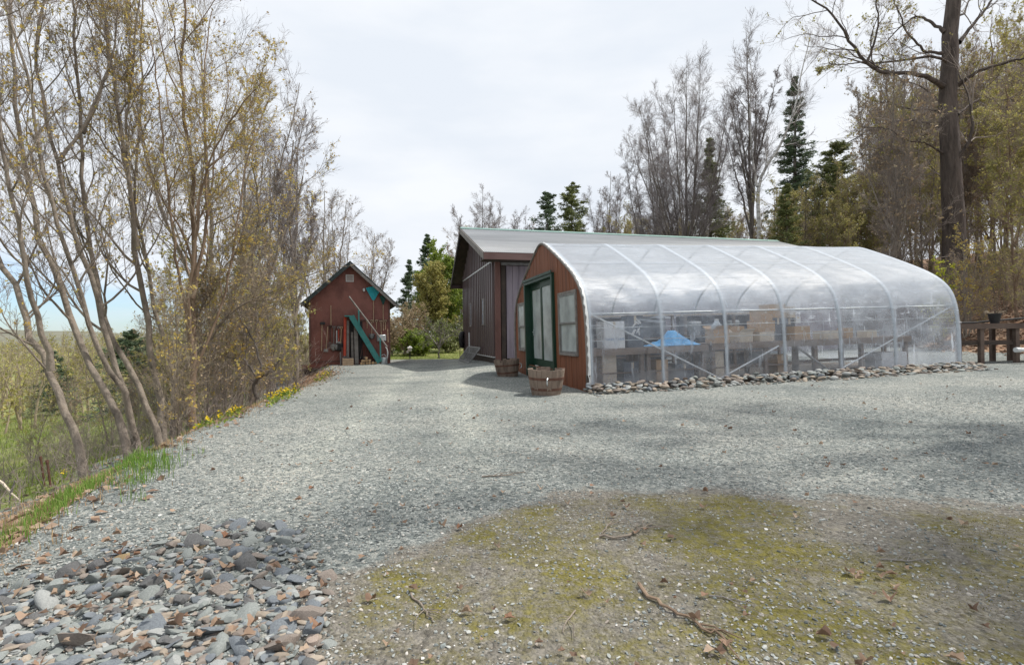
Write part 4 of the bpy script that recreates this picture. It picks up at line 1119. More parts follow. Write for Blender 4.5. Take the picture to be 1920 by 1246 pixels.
# ------------------------------------------------------------------ outdoor bench on the right
def outdoor_bench():
    bx, by = 12.75, 14.35; z0 = gz(13.6, 14.2)
    t = thing('potting_bench', 'long two level outdoor bench of dark weathered boards beyond the greenhouse', 'bench', (bx, by, z0), (0, 0, R(3)))
    L_ = 4.4; zt = 1.10
    for k in range(4): MB().box(-.6, L_, -.02 + k * .2, .17 + k * .2, zt - .02, zt + .02).build('top_board', M['darkbench'], t)
    MB().box(-.6, L_, -.05, -.022, zt - .13, zt + .01).build('apron', M['darkbench'], t)
    for k in range(2): MB().box(-.6, L_, .1 + k * .3, .38 + k * .3, .60, .635).build('shelf_board', M['darkbench'], t)
    MB().box(-.6, L_, .05, .085, .52, .60).build('shelf_rail', M['darkwood'], t)
    for x in (.40, 1.45, 2.0, 3.2):
        for y in (.0, .68): MB().box(x, x + .11, y, y + .1, -.35, zt - .025).build('leg', M['darkbench'], t)
    tt = thing('plant_pot', 'black plastic plant pot holding dry stems on the outdoor bench', 'plant pot', (bx + 1.02, by + .25, z0 + zt + .075), (0, 0, 0))
    MB().lathe([(.10, -.05), (.15, .20), (.165, .20), (.165, .23)], 18).build('pot_body', M['blackplastic'], tt, True)
    MB().lathe([(.14, .17), (.001, .19)], 14).build('soil', M['soil'], tt)
    rg = random.Random(2); m = MB()
    for k in range(26):
        a = rg.uniform(0, 6.28); m.tube([(.06 * math.cos(a), .06 * math.sin(a), .18), (.16 * math.cos(a), .16 * math.sin(a), .24 + rg.uniform(0, .08)), (.24 * math.cos(a), .24 * math.sin(a), .22 + rg.uniform(0, .08))], .004, 4)
    m.build('dry_stems', M['twigwarm'], tt)
    tt = thing('hose', 'black hose lying on the outdoor bench beside the pot', 'hose', (bx + .1, by + .2, z0 + zt + .05), (0, 0, R(3)))
    MB().tube([(0, .1, 0), (.4, .15, .0), (1.2, .2, .06), (2.2, .25, .13), (3.4, .3, .2), (4.2, .3, .25)], .028, 8).build('hose_run', M['rubber'], tt, True)
    MB().tube([(-.2, .08, 0), (0, .1, 0)], .036, 8).build('coupling', M['steelgrey'], tt, True)
    p = at(1885, 656, 14.0)
    tt = thing('plastic_pipe', 'pale plastic pipe resting across a block in front of the outdoor bench', 'pipe', (p.x, p.y, p.z), (0, 0, R(4)))
    MB().tube([(.35, 0, 0), (3.2, .1, .02)], .055, 12).build('pipe_run', M['whitepipe'], tt, True); MB().tube([(.30, 0, 0), (.44, .004, 0)], .068, 12).build('socket', M['whitepipe'], tt, True)
    tt2 = thing('wood_block', 'short wooden block under the pale plastic pipe', 'block', (p.x + 1.0, p.y, gz(p.x + 1, p.y)), (0, 0, R(4)))
    h_ = p.z - .05 - gz(p.x + 1, p.y); MB().box(-.1, .1, -.15, .15, -.05, max(h_, .1)).build('block_body', M['darkbench'], tt2, bevel=.01); MB().box(-.14, .14, -.18, .18, -.06, .04).build('block_foot', M['darkwood'], tt2)
outdoor_bench()

# ------------------------------------------------------------------ trees
UP = np.array([0, 0, 1.0])
def nrmv(v): return v / np.maximum(np.linalg.norm(v, axis=-1, keepdims=True), 1e-9)

def grow(rng, S, D, Ln, Rd, K, wobble, trop, tip=.25):
    N = len(S); P = np.empty((N, K + 1, 3)); P[:, 0] = S; d = nrmv(D)
    for k in range(K):
        d = nrmv(d + wobble * rng.normal(size=(N, 3)) + trop * UP)
        P[:, k + 1] = P[:, k] + d * (Ln / K)[:, None]
    t = np.linspace(0, 1, K + 1)[None]
    return P, Rd[:, None] * (1 - (1 - tip) * t)

def spawn(rng, P, Rr, Ln, n, t0, t1, ang, angv, lr, rr, K, wobble, trop, shape=.5, rmin=.003, tip=.3):
    N, K1, _ = P.shape
    t = t0 + (t1 - t0) * (np.arange(n)[None] + rng.random((N, n))) / n
    x = np.clip(t * (K1 - 1), 0, K1 - 1.001); i = x.astype(int); f = (x - i)[..., None]
    ar = np.arange(N)[:, None]
    S = P[ar, i] * (1 - f) + P[ar, i + 1] * f
    r = Rr[ar, i] * (1 - f[..., 0]) + Rr[ar, i + 1] * f[..., 0]
    d0 = nrmv(P[ar, i + 1] - P[ar, i])
    rv = rng.normal(size=d0.shape); e = nrmv(rv - (rv * d0).sum(-1, keepdims=True) * d0)
    a = (ang + angv * rng.normal(size=t.shape))[..., None]
    D = np.cos(a) * d0 + np.sin(a) * e
    L = Ln[:, None] * lr * (1 - shape * t) * (.65 + .7 * rng.random(t.shape))
    rad = np.maximum(np.minimum(r * rr, L * .0115 + .003), rmin)
    S = S.reshape(-1, 3); D = D.reshape(-1, 3); L = L.ravel()
    Pn, Rn = grow(rng, S, D, L, rad.ravel(), K, wobble, trop, tip)
    return Pn, np.maximum(Rn, rmin * .6), L

def tubes(sets):
    """sets: list of (P (N,K,3), R (N,K), sides) -> V, F quads"""
    Vs, Fs, off = [], [], 0
    for P, Rr, S in sets:
        N, K, _ = P.shape
        T = nrmv(np.gradient(P, axis=1))
        mt = nrmv(T.mean(1)); ref = np.where(np.abs(mt[:, 2:3]) > .8, np.array([[1., 0, 0]]), np.array([[0, 0, 1.]]))[:, None]
        e = nrmv(np.cross(T, ref)); f = np.cross(T, e)
        a = 2 * np.pi * np.arange(S) / S
        V = P[:, :, None] + Rr[:, :, None, None] * (np.cos(a)[None, None, :, None] * e[:, :, None] + np.sin(a)[None, None, :, None] * f[:, :, None])
        Vs.append(V.reshape(-1, 3))
        n, k, s = np.meshgrid(np.arange(N), np.arange(K - 1), np.arange(S), indexing='ij')
        b = off + (n * K + k) * S; s2 = (s + 1) % S
        Fs.append(np.stack([b + s, b + s2, b + S + s2, b + S + s], -1).reshape(-1, 4)); off += N * K * S
    return np.concatenate(Vs), np.concatenate(Fs)

def quads(rng, C_, size, elong=1.0, flat=None, aspect=.6):
    n = len(C_)
    a = nrmv(rng.normal(size=(n, 3))) if flat is None else nrmv(flat)
    b = rng.normal(size=(n, 3)); b = nrmv(b - (a * b).sum(-1, keepdims=True) * a)
    s = size * (.6 + .8 * rng.random((n, 1)))
    V = np.stack([C_ - a * s * elong, C_ - b * s * aspect, C_ + a * s * elong, C_ + b * s * aspect], 1).reshape(-1, 3)
    return V, np.arange(n * 4).reshape(-1, 4)

def samp(rng, P, n):
    N, K, _ = P.shape; i = rng.integers(0, N, n); x = rng.random(n) * (K - 1.001); k = x.astype(int); f = (x - k)[:, None]
    return P[i, k] * (1 - f) + P[i, k + 1] * f

def make_tree(name, label, cat, base, paths, seed, bark='bark', twig='twig', leaf=None, nleaf=0, leafsize=.05, limbs=12, spread=.7, limb_len=.35, up=.10,
              t0=.25, n2=7, n3=7, n4=5, rmin=.004, group=None, leaf_t=1.0, wob=.10, limb_r=.5, sc4=.55):
    """paths: list of (points (k,3) relative to base, r0, r1)"""
    rng = np.random.default_rng(seed)
    root = thing(name, label, cat, tuple(base), (0, 0, 0), group)
    big, tw, tips = [], [], []
    for pts, r0, r1 in paths:
        pts = np.array(pts, float); k = 22
        s = np.concatenate([[0], np.cumsum(np.linalg.norm(np.diff(pts, axis=0), axis=1))]); q = np.linspace(0, s[-1], k)
        P = np.stack([np.interp(q, s, pts[:, j]) for j in range(3)], -1)
        for _ in range(2): P[1:-1] = .25 * P[:-2] + .5 * P[1:-1] + .25 * P[2:]
        jj = rng.normal(size=P.shape) * min(r0 * .22, .022); jj[0] = 0; P = P + jj
        tt = np.linspace(0, 1, k); Rr = r0 + (r1 - r0) * tt ** .8
        Rr[0] *= 1.3; Rr[1] *= 1.1; Rr *= (.62 if r0 < .3 else .82)
        P = P[None]; Rr = Rr[None]; Ln = np.array([s[-1]])
        big.append((P, Rr, 10))
        A, Ra, La = spawn(rng, P, Rr, Ln, limbs, t0, .97, spread, .18, limb_len, limb_r, 9, wob, up, .45, rmin * 1.4)
        big.append((A, Ra, 6))
        B, Rb, Lb = spawn(rng, A, Ra, La, n2, .15, .98, .62, .15, .5, .55, 6, wob * .9, up * .8, .4, rmin * 1.0)
        tw.append((B, Rb, 4))
        Cc, Rc, Lc = spawn(rng, B, Rb, Lb, n3, .1, 1, .6, .18, .6, .6, 4, .10, up * .7, .3, rmin * .8)
        tw.append((Cc, Rc, 3))
        if n4:
            Dd, Rd, Ld = spawn(rng, Cc, Rc, Lc, n4, .1, 1, .55, .2, sc4, .7, 3, .12, up * .7, .3, rmin * .62)
            tw.append((Dd, Rd, 3)); tips.append(Dd)
        tips.append(Cc)
    V, F = tubes(big); link('trunk', np_mesh('trunk', V, F, True), M[bark], root)
    V, F = tubes(tw); cr = link('crown', np_mesh('crown', V, F, True), M[twig], root)
    if leaf:
        per = nleaf // len(tips)
        Cp = np.concatenate([samp(rng, t, per) for t in tips])
        if leaf_t < 1: Cp = Cp[Cp[:, 2] < Cp[:, 2].min() + (Cp[:, 2].max() - Cp[:, 2].min()) * leaf_t]
        # gather the young leaves in tufts
        Cp = np.repeat(Cp[::3], 3, 0) + rng.normal(size=(len(Cp[::3]) * 3, 3)) * leafsize * .9
        V, F = quads(rng, Cp, leafsize)
        link('leaves', np_mesh('leaves', V, F), M[leaf], cr)
    return root

def make_conifer(name, label, base, h, rad, seed, mat='needles', group=None, dens=1.0, t0=.06, droop=-.02, cat='spruce tree', size=.12, prof=.95):
    rng = np.random.default_rng(seed)
    root = thing(name, label, cat, tuple(base), (0, 0, 0), group)
    k = 14; z = np.linspace(0, h, k); P = np.stack([rng.normal(size=k) * .03, rng.normal(size=k) * .03, z], -1)[None]
    r0 = h * .014 + .04; Rr = (r0 * (1 - z / h * .93))[None]
    n = int(h * 9 * dens) + 60
    t = np.sort(rng.random(n)) ** .95 * (1 - t0) + t0
    t = np.round(t * h / .42) * .42 / h + rng.normal(size=n) * .05 / h; t = np.clip(t, t0, .995); rad = rad * 1.35
    S = np.stack([np.interp(t * h, z, P[0, :, i]) for i in range(3)], -1)
    az = rng.random(n) * 6.283
    Ln = rad * (np.clip(1 - t, .0, 1) ** prof + .03) * (.45 + .75 * rng.random(n)) * np.clip(.55 + t * 3, 0, 1)
    D = np.stack([np.cos(az), np.sin(az), .35 * t + .05 + 0 * az], -1)
    B, Rb = grow(rng, S, D, Ln, .012 + Ln * .008, 5, .05, droop)
    B[:, :, 2] -= (np.linspace(0, 1, 6)[None] ** 2) * (Ln * .30 * (1 - t))[:, None] - .0
    Tw, Rt, Lt = spawn(rng, B, Rb, Ln, 11, .1, 1, .95, .15, .40, .5, 3, .08, -.03, .45, .004)
    V, F = tubes([(P, Rr, 8), (B, Rb, 4)]); link('trunk', np_mesh('trunk', V, F, True), M['barkdark'], root)
    m = int(len(Tw) * 11 * dens)
    Cp = np.concatenate([samp(rng, Tw, m), samp(rng, B[:, 2:], m // 3)])
    Cp = Cp + rng.normal(size=Cp.shape) * np.array([.07, .07, .05])
    fl = rng.normal(size=Cp.shape) * np.array([1, 1, .35])
    V, F = quads(rng, Cp, size * .75, 1.0, fl, .25)
    cr = link('crown', np_mesh('crown', V, F), M[mat], root)
    return root

def bushy(name, label, base, h, rad, seed, leaf='leafolive', bark='bark', n=9000, size=.06, cat='tree', group=None, twig='twigwarm', stems=4):
    """many-stemmed bush or small leafy tree"""
    rng = np.random.default_rng(seed); paths = []
    for k in range(stems):
        a = rng.random() * 6.283; l = rng.random() * rad * .45
        paths.append(([(rng.normal() * .06, rng.normal() * .06, -.1), (math.cos(a) * l * .4, math.sin(a) * l * .4, h * .4), (math.cos(a) * l, math.sin(a) * l, h * rng.uniform(.75, 1))], .02 + h * .007, .01))
    return make_tree(name, label, cat, base, paths, seed, bark, twig, leaf, n, size, 9, .95, rad / h * .75, .05, .08, 5, 5, 4, .004, group, 1.0, .15)

# ---- traced trunks on the left bank
def path_px(pts, Y0, dY=0.0, drift=0.0):
    """trunk outline points of the picture as 3-D points round depth Y0, leaning by dY over its height"""
    out = []
    n = len(pts)
    for i, (x, y) in enumerate(pts):
        out.append(at(x, y, Y0 + dY * i / (n - 1)))
    return out
def traced(name, label, pathlist, Y0, dYs, r0s, seed, **kw):
    P0 = path_px(pathlist[0], Y0, dYs[0]); b = P0[0].copy(); b.z = gz(b.x, b.y) - .12
    paths = []
    for k, (pl, dY, (r0, r1)) in enumerate(zip(pathlist, dYs, r0s)):
        P = path_px(pl, Y0, dY)
        if k == 0 and P[0].z > b.z: P = [Vector((P[0].x, P[0].y, b.z))] + P[1:] if P[0].z - b.z < .4 else [b.copy()] + P
        paths.append(([tuple(p - b) for p in P], r0, r1))
    return make_tree(name, label, kw.pop('cat', 'tree'), b, paths, seed, **kw)

LB = dict(n2=6, n3=6, bark='bark', twig='twig', leaf='leafgold', group='bare trees on the left bank')
traced('bare_tree', 'forked grey brown tree nearest the left edge, its trunk leaning out of the frame',
       [[(160, 863), (143, 820), (108, 733), (78, 660), (39, 573), (0, 480), (-50, 380), (-90, 200)],
        [(95, 695), (82, 640), (72, 590), (51, 534), (36, 411), (5, 310), (-8, 150), (-30, -60)]], 7.8, (.6, -.5), ((.105, .04), (.07, .02)), 1, nleaf=900, leafsize=.026, **LB, limbs=12, limb_len=.28, spread=.75)
traced('bare_tree', 'tall smooth trunk sweeping left from the bank, second from the left edge',
       [[(247, 824), (234, 803), (204, 742), (178, 703), (147, 647), (126, 569), (108, 519), (77, 452), (46, 329), (31, 205), (20, 25), (10, -160)]], 8.4, (.9,), ((.105, .03),), 2, nleaf=900, leafsize=.026, **LB, limbs=14, limb_len=.24, up=.14)
traced('bare_tree', 'slim trunk bowing left then upright between two thicker trunks',
       [[(262, 803), (247, 768), (230, 733), (204, 681), (173, 647), (159, 606), (149, 539), (118, 452), (87, 349), (56, 154), (10, 10), (-10, -120)]], 8.9, (-.6,), ((.085, .02),), 3, nleaf=900, leafsize=.026, **LB, limbs=13, limb_len=.24, up=.14)
traced('bare_tree', 'dark trunk with a long fork crossing high to the right, fourth from the left edge',
       [[(256, 803), (243, 750), (212, 690), (197, 638), (187, 544), (150, 470), (126, 400), (118, 354), (98, 257), (64, 128), (62, 60), (92, -40)],
        [(112, 300), (145, 262), (170, 210), (200, 145), (213, 103), (221, 0), (230, -120)]], 9.3, (.4, .9), ((.10, .03), (.045, .015)), 4, nleaf=900, leafsize=.026, **LB, limbs=12, limb_len=.24, up=.14)
traced('bare_tree', 'trunk with a pale patch rising straight beside the dark forked trunk',
       [[(300, 800), (262, 740), (230, 660), (196, 600), (182, 565), (169, 436), (154, 334), (157, 246), (150, 200), (140, 60), (125, -60)],
        [(156, 250), (180, 200), (198, 149), (205, 100), (190, 0), (200, -100)]], 9.8, (.5, .9), ((.10, .03), (.05, .02)), 5, nleaf=1500, leafsize=.026, **LB, limbs=12, limb_len=.24, up=.13)
traced('bare_tree', 'thick grey trunk with twin leaders left of the golden leafed tree',
       [[(305, 790), (299, 746), (282, 668), (262, 514), (246, 380), (231, 257), (210, 144), (195, 0), (190, -120)],
        [(258, 470), (240, 330), (236, 220), (252, 100), (262, -20)]], 10.4, (.5, -.7), ((.12, .03), (.06, .02)), 6, nleaf=1700, leafsize=.028, **LB, limbs=14, limb_len=.23, up=.14)
traced('bare_tree', 'straight slender trunk close behind the twin leader tree',
       [[(322, 803), (334, 707), (303, 637), (277, 488), (246, 360), (270, 200), (262, 60), (270, -60)]], 11.2, (.8,), ((.09, .02),), 7, nleaf=1700, leafsize=.028, **LB, limbs=14, limb_len=.24, up=.13)
traced('maple_tree', 'largest tree in golden young leaf, many stems fanning up from one base',
       [[(366, 803), (360, 733), (358, 647), (367, 462), (360, 308), (339, 154), (344, 20), (340, -60)],
        [(358, 655), (352, 560), (385, 308), (440, 215), (490, 150)],
        [(361, 560), (390, 420), (383, 250), (383, 120), (395, 20)],
        [(360, 640), (330, 480), (310, 330), (300, 180), (280, 60)],
        [(364, 700), (420, 560), (445, 430), (460, 310), (500, 190)]], 10.6, (.6, -.8, .8, -.5, 1.2), ((.12, .03), (.07, .015), (.065, .015), (.06, .015), (.05, .015)), 8,
       bark='barkred', twig='twigwarm', leaf='leafgold', nleaf=7500, leafsize=.026, limbs=9, limb_len=.32, up=.09, cat='maple tree', leaf_t=.72)
traced('bare_tree', 'small black crooked tree leaning over the drive edge beside the yellow flowers',
       [[(490, 757), (475, 729), (478, 712), (490, 706), (516, 694), (520, 681), (521, 670)],
        [(484, 710), (470, 690), (455, 670), (430, 672), (420, 660)],
        [(480, 720), (492, 690), (478, 640), (452, 600), (440, 560)]], 11.6, (-.3, .3, .5), ((.085, .03), (.055, .015), (.05, .015)), 9, bark='barkdark', twig='twig', leaf='leafgold', nleaf=500, leafsize=.04, limbs=7, limb_len=.5, n3=4, n4=3, t0=.4)
traced('bare_tree', 'leaning pale limbed tree whose long boughs reach right towards the shed roof',
       [[(345, 795), (318, 745), (330, 700), (385, 650), (410, 610), (450, 570), (520, 540), (600, 505), (650, 497)],
        [(322, 720), (350, 640), (372, 590), (420, 500), (470, 440)]], 10.9, (1.6, .5), ((.075, .012), (.05, .015)), 10, bark='bark', twig='twigwarm', leaf='leafgold', nleaf=1700, leafsize=.028, limbs=14, limb_len=.30, group='bare trees on the left bank', t0=.3)
traced('bare_tree', 'straight grey trunk with an oval crown of fine twigs just left of the shed',
       [[(557, 722), (555, 625), (550, 560), (547, 462), (540, 380), (547, 300), (550, 262)],
        [(552, 600), (570, 520), (585, 450), (582, 385)], [(550, 560), (525, 450), (520, 380), (516, 320)]], 17.0, (1, 1.5, -1), ((.13, .03), (.07, .02), (.07, .02)), 11,
       bark='bark', twig='twiggrey', leaf='leafrust', nleaf=1700, leafsize=.028, limbs=18, limb_len=.22, spread=.5, up=.14, rmin=.006, group='bare trees on the left bank')
traced('bare_tree', 'dark limbed tree between the golden tree and the oval crowned tree',
       [[(470, 745), (478, 640), (505, 520), (524, 452), (552, 390), (570, 330)],
        [(482, 630), (470, 500), (488, 400), (470, 300), (478, 230)]], 14.0, (1, -1), ((.11, .03), (.07, .02)), 12, bark='bark', twig='twiggrey', leaf='leafgold', nleaf=2200, leafsize=.03, n2=5, n3=6, limbs=11, limb_len=.28, rmin=.005, group='bare trees on the left bank')
for k, (x, yb, yt, Y, lab) in enumerate(((600, 700, 330, 26, 'fine twigged grey tree rising behind the left eave of the shed'), (640, 690, 350, 30, 'grey tree with an upright crown directly behind the shed ridge'),
                                 (688, 690, 420, 32, 'low grey tree behind the right slope of the shed roof'), (560, 700, 240, 27, 'tall grey tree seen through the crown left of the shed'),
                                 (655, 690, 480, 25, 'short twiggy tree with a round crown over the shed roof'), (500, 720, 235, 22, 'tall upright bare tree beyond the golden tree'),
                                 (448, 720, 105, 19, 'tallest bare crown rising above the golden tree'), (405, 720, 10, 16, 'bare tree whose top leaves the frame above the golden tree'))):
    b = at(x, yb, Y); b.z = gz(b.x, b.y) - .1; top = at(x, yt, Y).z
    h = top - b.z; rr = random.Random(k)
    pl = [([(0, 0, 0), (rr.uniform(-.3, .3), 0, h * .4), (rr.uniform(-.6, .6), 0, h * .93)], .05 + h * .011, .02)]
    for q in range(3):
        a = rr.uniform(0, 6.28); l = h * .15
        pl.append(([(0, 0, h * .2), (math.cos(a) * l * .8, math.sin(a) * l * .8, h * .5), (math.cos(a) * l * 1.3, math.sin(a) * l * 1.3, h * .85)], .03 + h * .005, .015))
    make_tree('bare_tree', lab, 'tree', b, pl, 50 + k, twig='twiggrey', leaf='leafrust', nleaf=900, leafsize=.04, limbs=11, limb_len=.24, spread=.55, up=.05, rmin=.0045, n2=6, n3=6, group='bare trees on the left bank')

# saplings crowding the bank
def proto_sapling(seed, leaf, twig, nleaf, lean):
    rr = random.Random(seed)
    h = 5.0; pl = []
    for q in range(3):
        a = rr.uniform(0, 6.28); l = rr.uniform(.3, .9)
        pl.append(([(rr.uniform(-.1, .1), rr.uniform(-.1, .1), -.2), (math.cos(a) * l * .4 + lean * .3, math.sin(a) * l * .4, h * .45), (math.cos(a) * l + lean, math.sin(a) * l, h * rr.uniform(.8, 1))], .035, .01))
    return make_tree('sapling', None, 'sapling', (0, 0, 0), pl, seed, twig=twig, bark='bark', leaf=leaf, nleaf=nleaf, leafsize=.04, limbs=12, limb_len=.28, spread=.75, up=.07, rmin=.004, n3=5, n4=3, t0=.08)
protos = [proto_sapling(101, 'leafgold', 'twigwarm', 700, .4), proto_sapling(102, 'leafolive', 'twigwarm', 1500, -.3), proto_sapling(103, 'leafrust', 'twig', 1200, .1), proto_sapling(104, 'leafolive', 'twig', 1800, .6)]
used = set()
def copy_tree(o, parent=None):
    c = o.copy(); C.objects.link(c); c.parent = parent
    for ch in list(o.children): copy_tree(ch, c)
    return c
def place(proto, loc, s, rz, label, group, name=None, cat=None):
    if proto in used: o = copy_tree(proto)
    else: o = proto; used.add(proto)
    o.location = loc; o.scale = (s, s, s * 1.0) if not isinstance(s, tuple) else s; o.rotation_euler = (0, 0, rz)
    o['label'] = label; o['group'] = group
    if cat: o['category'] = cat
    return o
KL = ['golden budded', 'olive leafed', 'rusty budded', 'loose olive leafed']
rr = random.Random(21)
sap = [(330, 8.6), (352, 12.5), (388, 11.3), (398, 13.8), (420, 12.2), (436, 15.5), (448, 12.9), (462, 17.5), (478, 13.6), (500, 15.2), (515, 18.4), (528, 16.1), (540, 20.5), (556, 22.5),
       (300, 12.0), (255, 13.8), (205, 14.0), (140, 16.8), (60, 15.0), (410, 19.5), (372, 17.0), (342, 19.0), (313, 16.5), (486, 21.0)]
for i, (px, Y) in enumerate(sap):
    k = i % 4 if px > 300 else (2 if i % 2 else 3)
    b = at(px, 650, Y); b.z = gz(b.x, b.y)
    s = rr.uniform(.55, 1.0) if px > 300 else rr.uniform(.4, .75)
    where = ('on the open slope, %s' % ['left of the first leaning trunk', 'among the leaning trunks', 'behind the forked trunks'][min(2, px // 100)]) if px <= 300 else (
        'in the thicket left of the golden tree' if px < 350 else 'in the thicket behind the golden tree' if px < 430 else 'in the thicket by the crooked black tree' if px < 515 else 'in the thicket next to the shed')
    place(protos[k], b, s, rr.uniform(0, 6.28), '%s sapling %s, %s' % (KL[k], where, ['thin', 'tall', 'short', 'spreading', 'upright', 'crooked', 'leaning', 'sparse'][i // 4 % 8]), 'saplings on the left bank')

# ---- far wooded band below the meadow
def far_belt():
    rng = np.random.default_rng(79); n = 380
    az = np.radians(rng.uniform(-62, -6, n)); r = 140 + 180 * rng.random(n)
    X = np.sin(az) * r; Y = np.cos(az) * r; Z = height(X, Y); h = rng.uniform(5, 9.0, n)
    P, Rr = grow(rng, np.stack([X, Y, Z], -1), np.tile(UP, (n, 1)), h, np.full(n, .12), 4, .04, .05)
    A, Ra, La = spawn(rng, P, Rr, h, 12, .1, 1, .8, .2, .38, .5, 3, .12, .08, .5, .04)
    B, Rb, Lb = spawn(rng, A, Ra, La, 4, .1, 1, .7, .2, .5, .6, 2, .12, .08, .4, .03)
    V, F = tubes([(P, Rr, 4), (A, Ra, 3), (B, Rb, 3)])
    o = link('far_wood', np_mesh('far_wood', V, F, True), M['twig']); setp(o, 'grey brown belt of bare wood at the far end of the meadow', kind='stuff')
    Cp = samp(rng, B, 26000) + rng.normal(size=(26000, 3)) * .25; V, F = quads(rng, Cp, .3)
    o = link('far_foliage', np_mesh('far_foliage', V, F), M['leafolive']); setp(o, 'olive haze of leaf over the far belt of wood', kind='stuff')
far_belt()
def far_wood():
    rng = np.random.default_rng(77)
    n = 620; az = np.radians(rng.uniform(-62, -14, n)); r = 32 + 100 * rng.random(n) ** .8
    X = np.sin(az) * r; Y = np.cos(az) * r; Z = height(X, Y)
    h = rng.uniform(2.6, 5.6, n) * (.75 + np.clip(r - 50, 0, 90) / 70)
    S = np.stack([X, Y, Z], -1); D = np.tile(UP, (n, 1)) + rng.normal(size=(n, 3)) * .1
    P, Rr = grow(rng, S, D, h, .05 + h * .008, 5, .05, .05)
    A, Ra, La = spawn(rng, P, Rr, h, 10, .15, 1, .7, .2, .4, .5, 4, .12, .08, .5, .02)
    B, Rb, Lb = spawn(rng, A, Ra, La, 5, .1, 1, .7, .2, .5, .6, 3, .12, .08, .4, .014)
    V, F = tubes([(P, Rr, 5), (A, Ra, 3), (B, Rb, 3)])
    o = link('far_wood', np_mesh('far_wood', V, F, True), M['twigwarm']); setp(o, 'brown and olive far-off wood edging the meadow', kind='stuff')
    Cp = np.concatenate([samp(rng, B, 30000), samp(rng, A, 10000)]); Cp += rng.normal(size=Cp.shape) * .12
    V, F = quads(rng, Cp, .11)
    o = link('far_foliage', np_mesh('far_foliage', V, F), M['leafolive']); setp(o, 'olive spring foliage of the far-off wood', kind='stuff')
far_wood()
make_conifer('spruce_tree', 'dark small spruce at the foot of the slope behind the left trunks', (lambda p: (p.x, p.y, gz(p.x, p.y)))(at(100, 640, 45)), 5.5, 2.2, 5)
make_conifer('spruce_tree', 'dark spruce half hidden by the thicket behind the golden tree', (lambda p: (p.x, p.y, gz(p.x, p.y)))(at(470, 640, 30)), 10.5, 2.6, 6, mat='needleslight')
make_conifer('hemlock_tree', 'dark low evergreen behind the left bank trunks', (lambda p: (p.x, p.y, gz(p.x, p.y)))(at(245, 640, 28)), 4.5, 2.6, 9, cat='hemlock tree')

# ---- between the shed and the barn
def on(px, Y, dz=0):
    p = at(px, 650, Y); p.z = gz(p.x, p.y) + dz; return p
def hgt(px, py, Y): return at(px, py, Y).z - gz(at(px, py, Y).x, Y)
make_conifer('spruce_tree', 'tall dark spruce between the shed and the barn', on(803, 52), hgt(803, 440, 52), 2.7, 31, size=.16)
make_conifer('spruce_tree', 'smaller dark spruce left of the tall one between shed and barn', on(768, 58), hgt(768, 488, 58), 2.4, 32, size=.16)
bushy('olive_tree_mass', 'broad yellow green leafy tree beside the barn gable', on(838, 40), hgt(838, 478, 40), 3.6, 33, leaf='leafgreen', n=26000, size=.085, stems=6)
bushy('leafy_tree', 'olive leafy tree behind the pale fruit tree', on(800, 38), hgt(800, 520, 38), 3.0, 34, leaf='leafolive', n=20000, size=.08, stems=5)
bushy('red_shrub', 'pinkish brown budded shrub right of the shed', on(758, 34), hgt(758, 575, 34), 2.0, 35, leaf='leafrust', n=5000, size=.05, cat='shrub', twig='twigwarm', stems=6)
bushy('red_shrub', 'rusty twiggy shrub behind the right wall of the shed', on(735, 31), hgt(735, 600, 31), 1.5, 36, leaf='leafrust', n=3500, size=.05, cat='shrub', twig='twigwarm', stems=5)
bushy('evergreen_shrub', 'dense deep green shrub at the lawn edge, left of the fruit tree', on(785, 31), hgt(785, 632, 31), 1.35, 37, leaf='leafgreen', n=14000, size=.06, cat='shrub', stems=6)
bushy('evergreen_shrub', 'dark green shrub behind the fruit tree', on(838, 36), hgt(838, 622, 36), 1.9, 38, leaf='needleslight', n=14000, size=.07, cat='shrub', stems=6)
b = on(823, 27.5, -.1)
_r = hgt(823, 600, 27.5)
make_tree('fruit_tree', 'small pale barked fruit tree with a spreading bare crown on the lawn edge', 'fruit tree', b,
          [([(0, 0, 0), (0, 0, .5), (-.05, 0, .75), (-.5, .1, 1.3), (-1.0, .2, 1.9)], .085, .02), ([(0, 0, .6), (.1, .1, 1.1), (.05, -.2, 1.7), (.1, -.3, _r)], .06, .015),
           ([(0, 0, .6), (.35, 0, 1.1), (.8, .1, 1.5), (1.3, .1, 2.1)], .06, .015), ([(-.05, 0, .8), (-.2, -.3, 1.4), (-.5, -.6, 2.1)], .05, .015)], 41, bark='greywood', twig='twiggrey', leaf='leafgreen', nleaf=900, leafsize=.03,
          limbs=9, limb_len=.45, up=.03, spread=.9, n3=5, n4=3)
# birdhouse lamp on a post
p = on(768.5, 27)
t = thing('garden_lamp', 'white lamp head on a short dark post at the lawn edge', 'garden lamp', p)
MB().tube([(0, 0, -.1), (0, 0, .38)], .03, 8).build('post', M['blackplastic'], t, True); MB().lathe([(.05, .38), (.10, .42), (.11, .56), (.16, .57), (.03, .68)], 12).build('lamp_head', M['white'], t, True)
MB().lathe([(.04, .30), (.06, .32), (.05, .44)], 8, (-.12, 0, 0)).build('side_cup', M['white'], t, True)

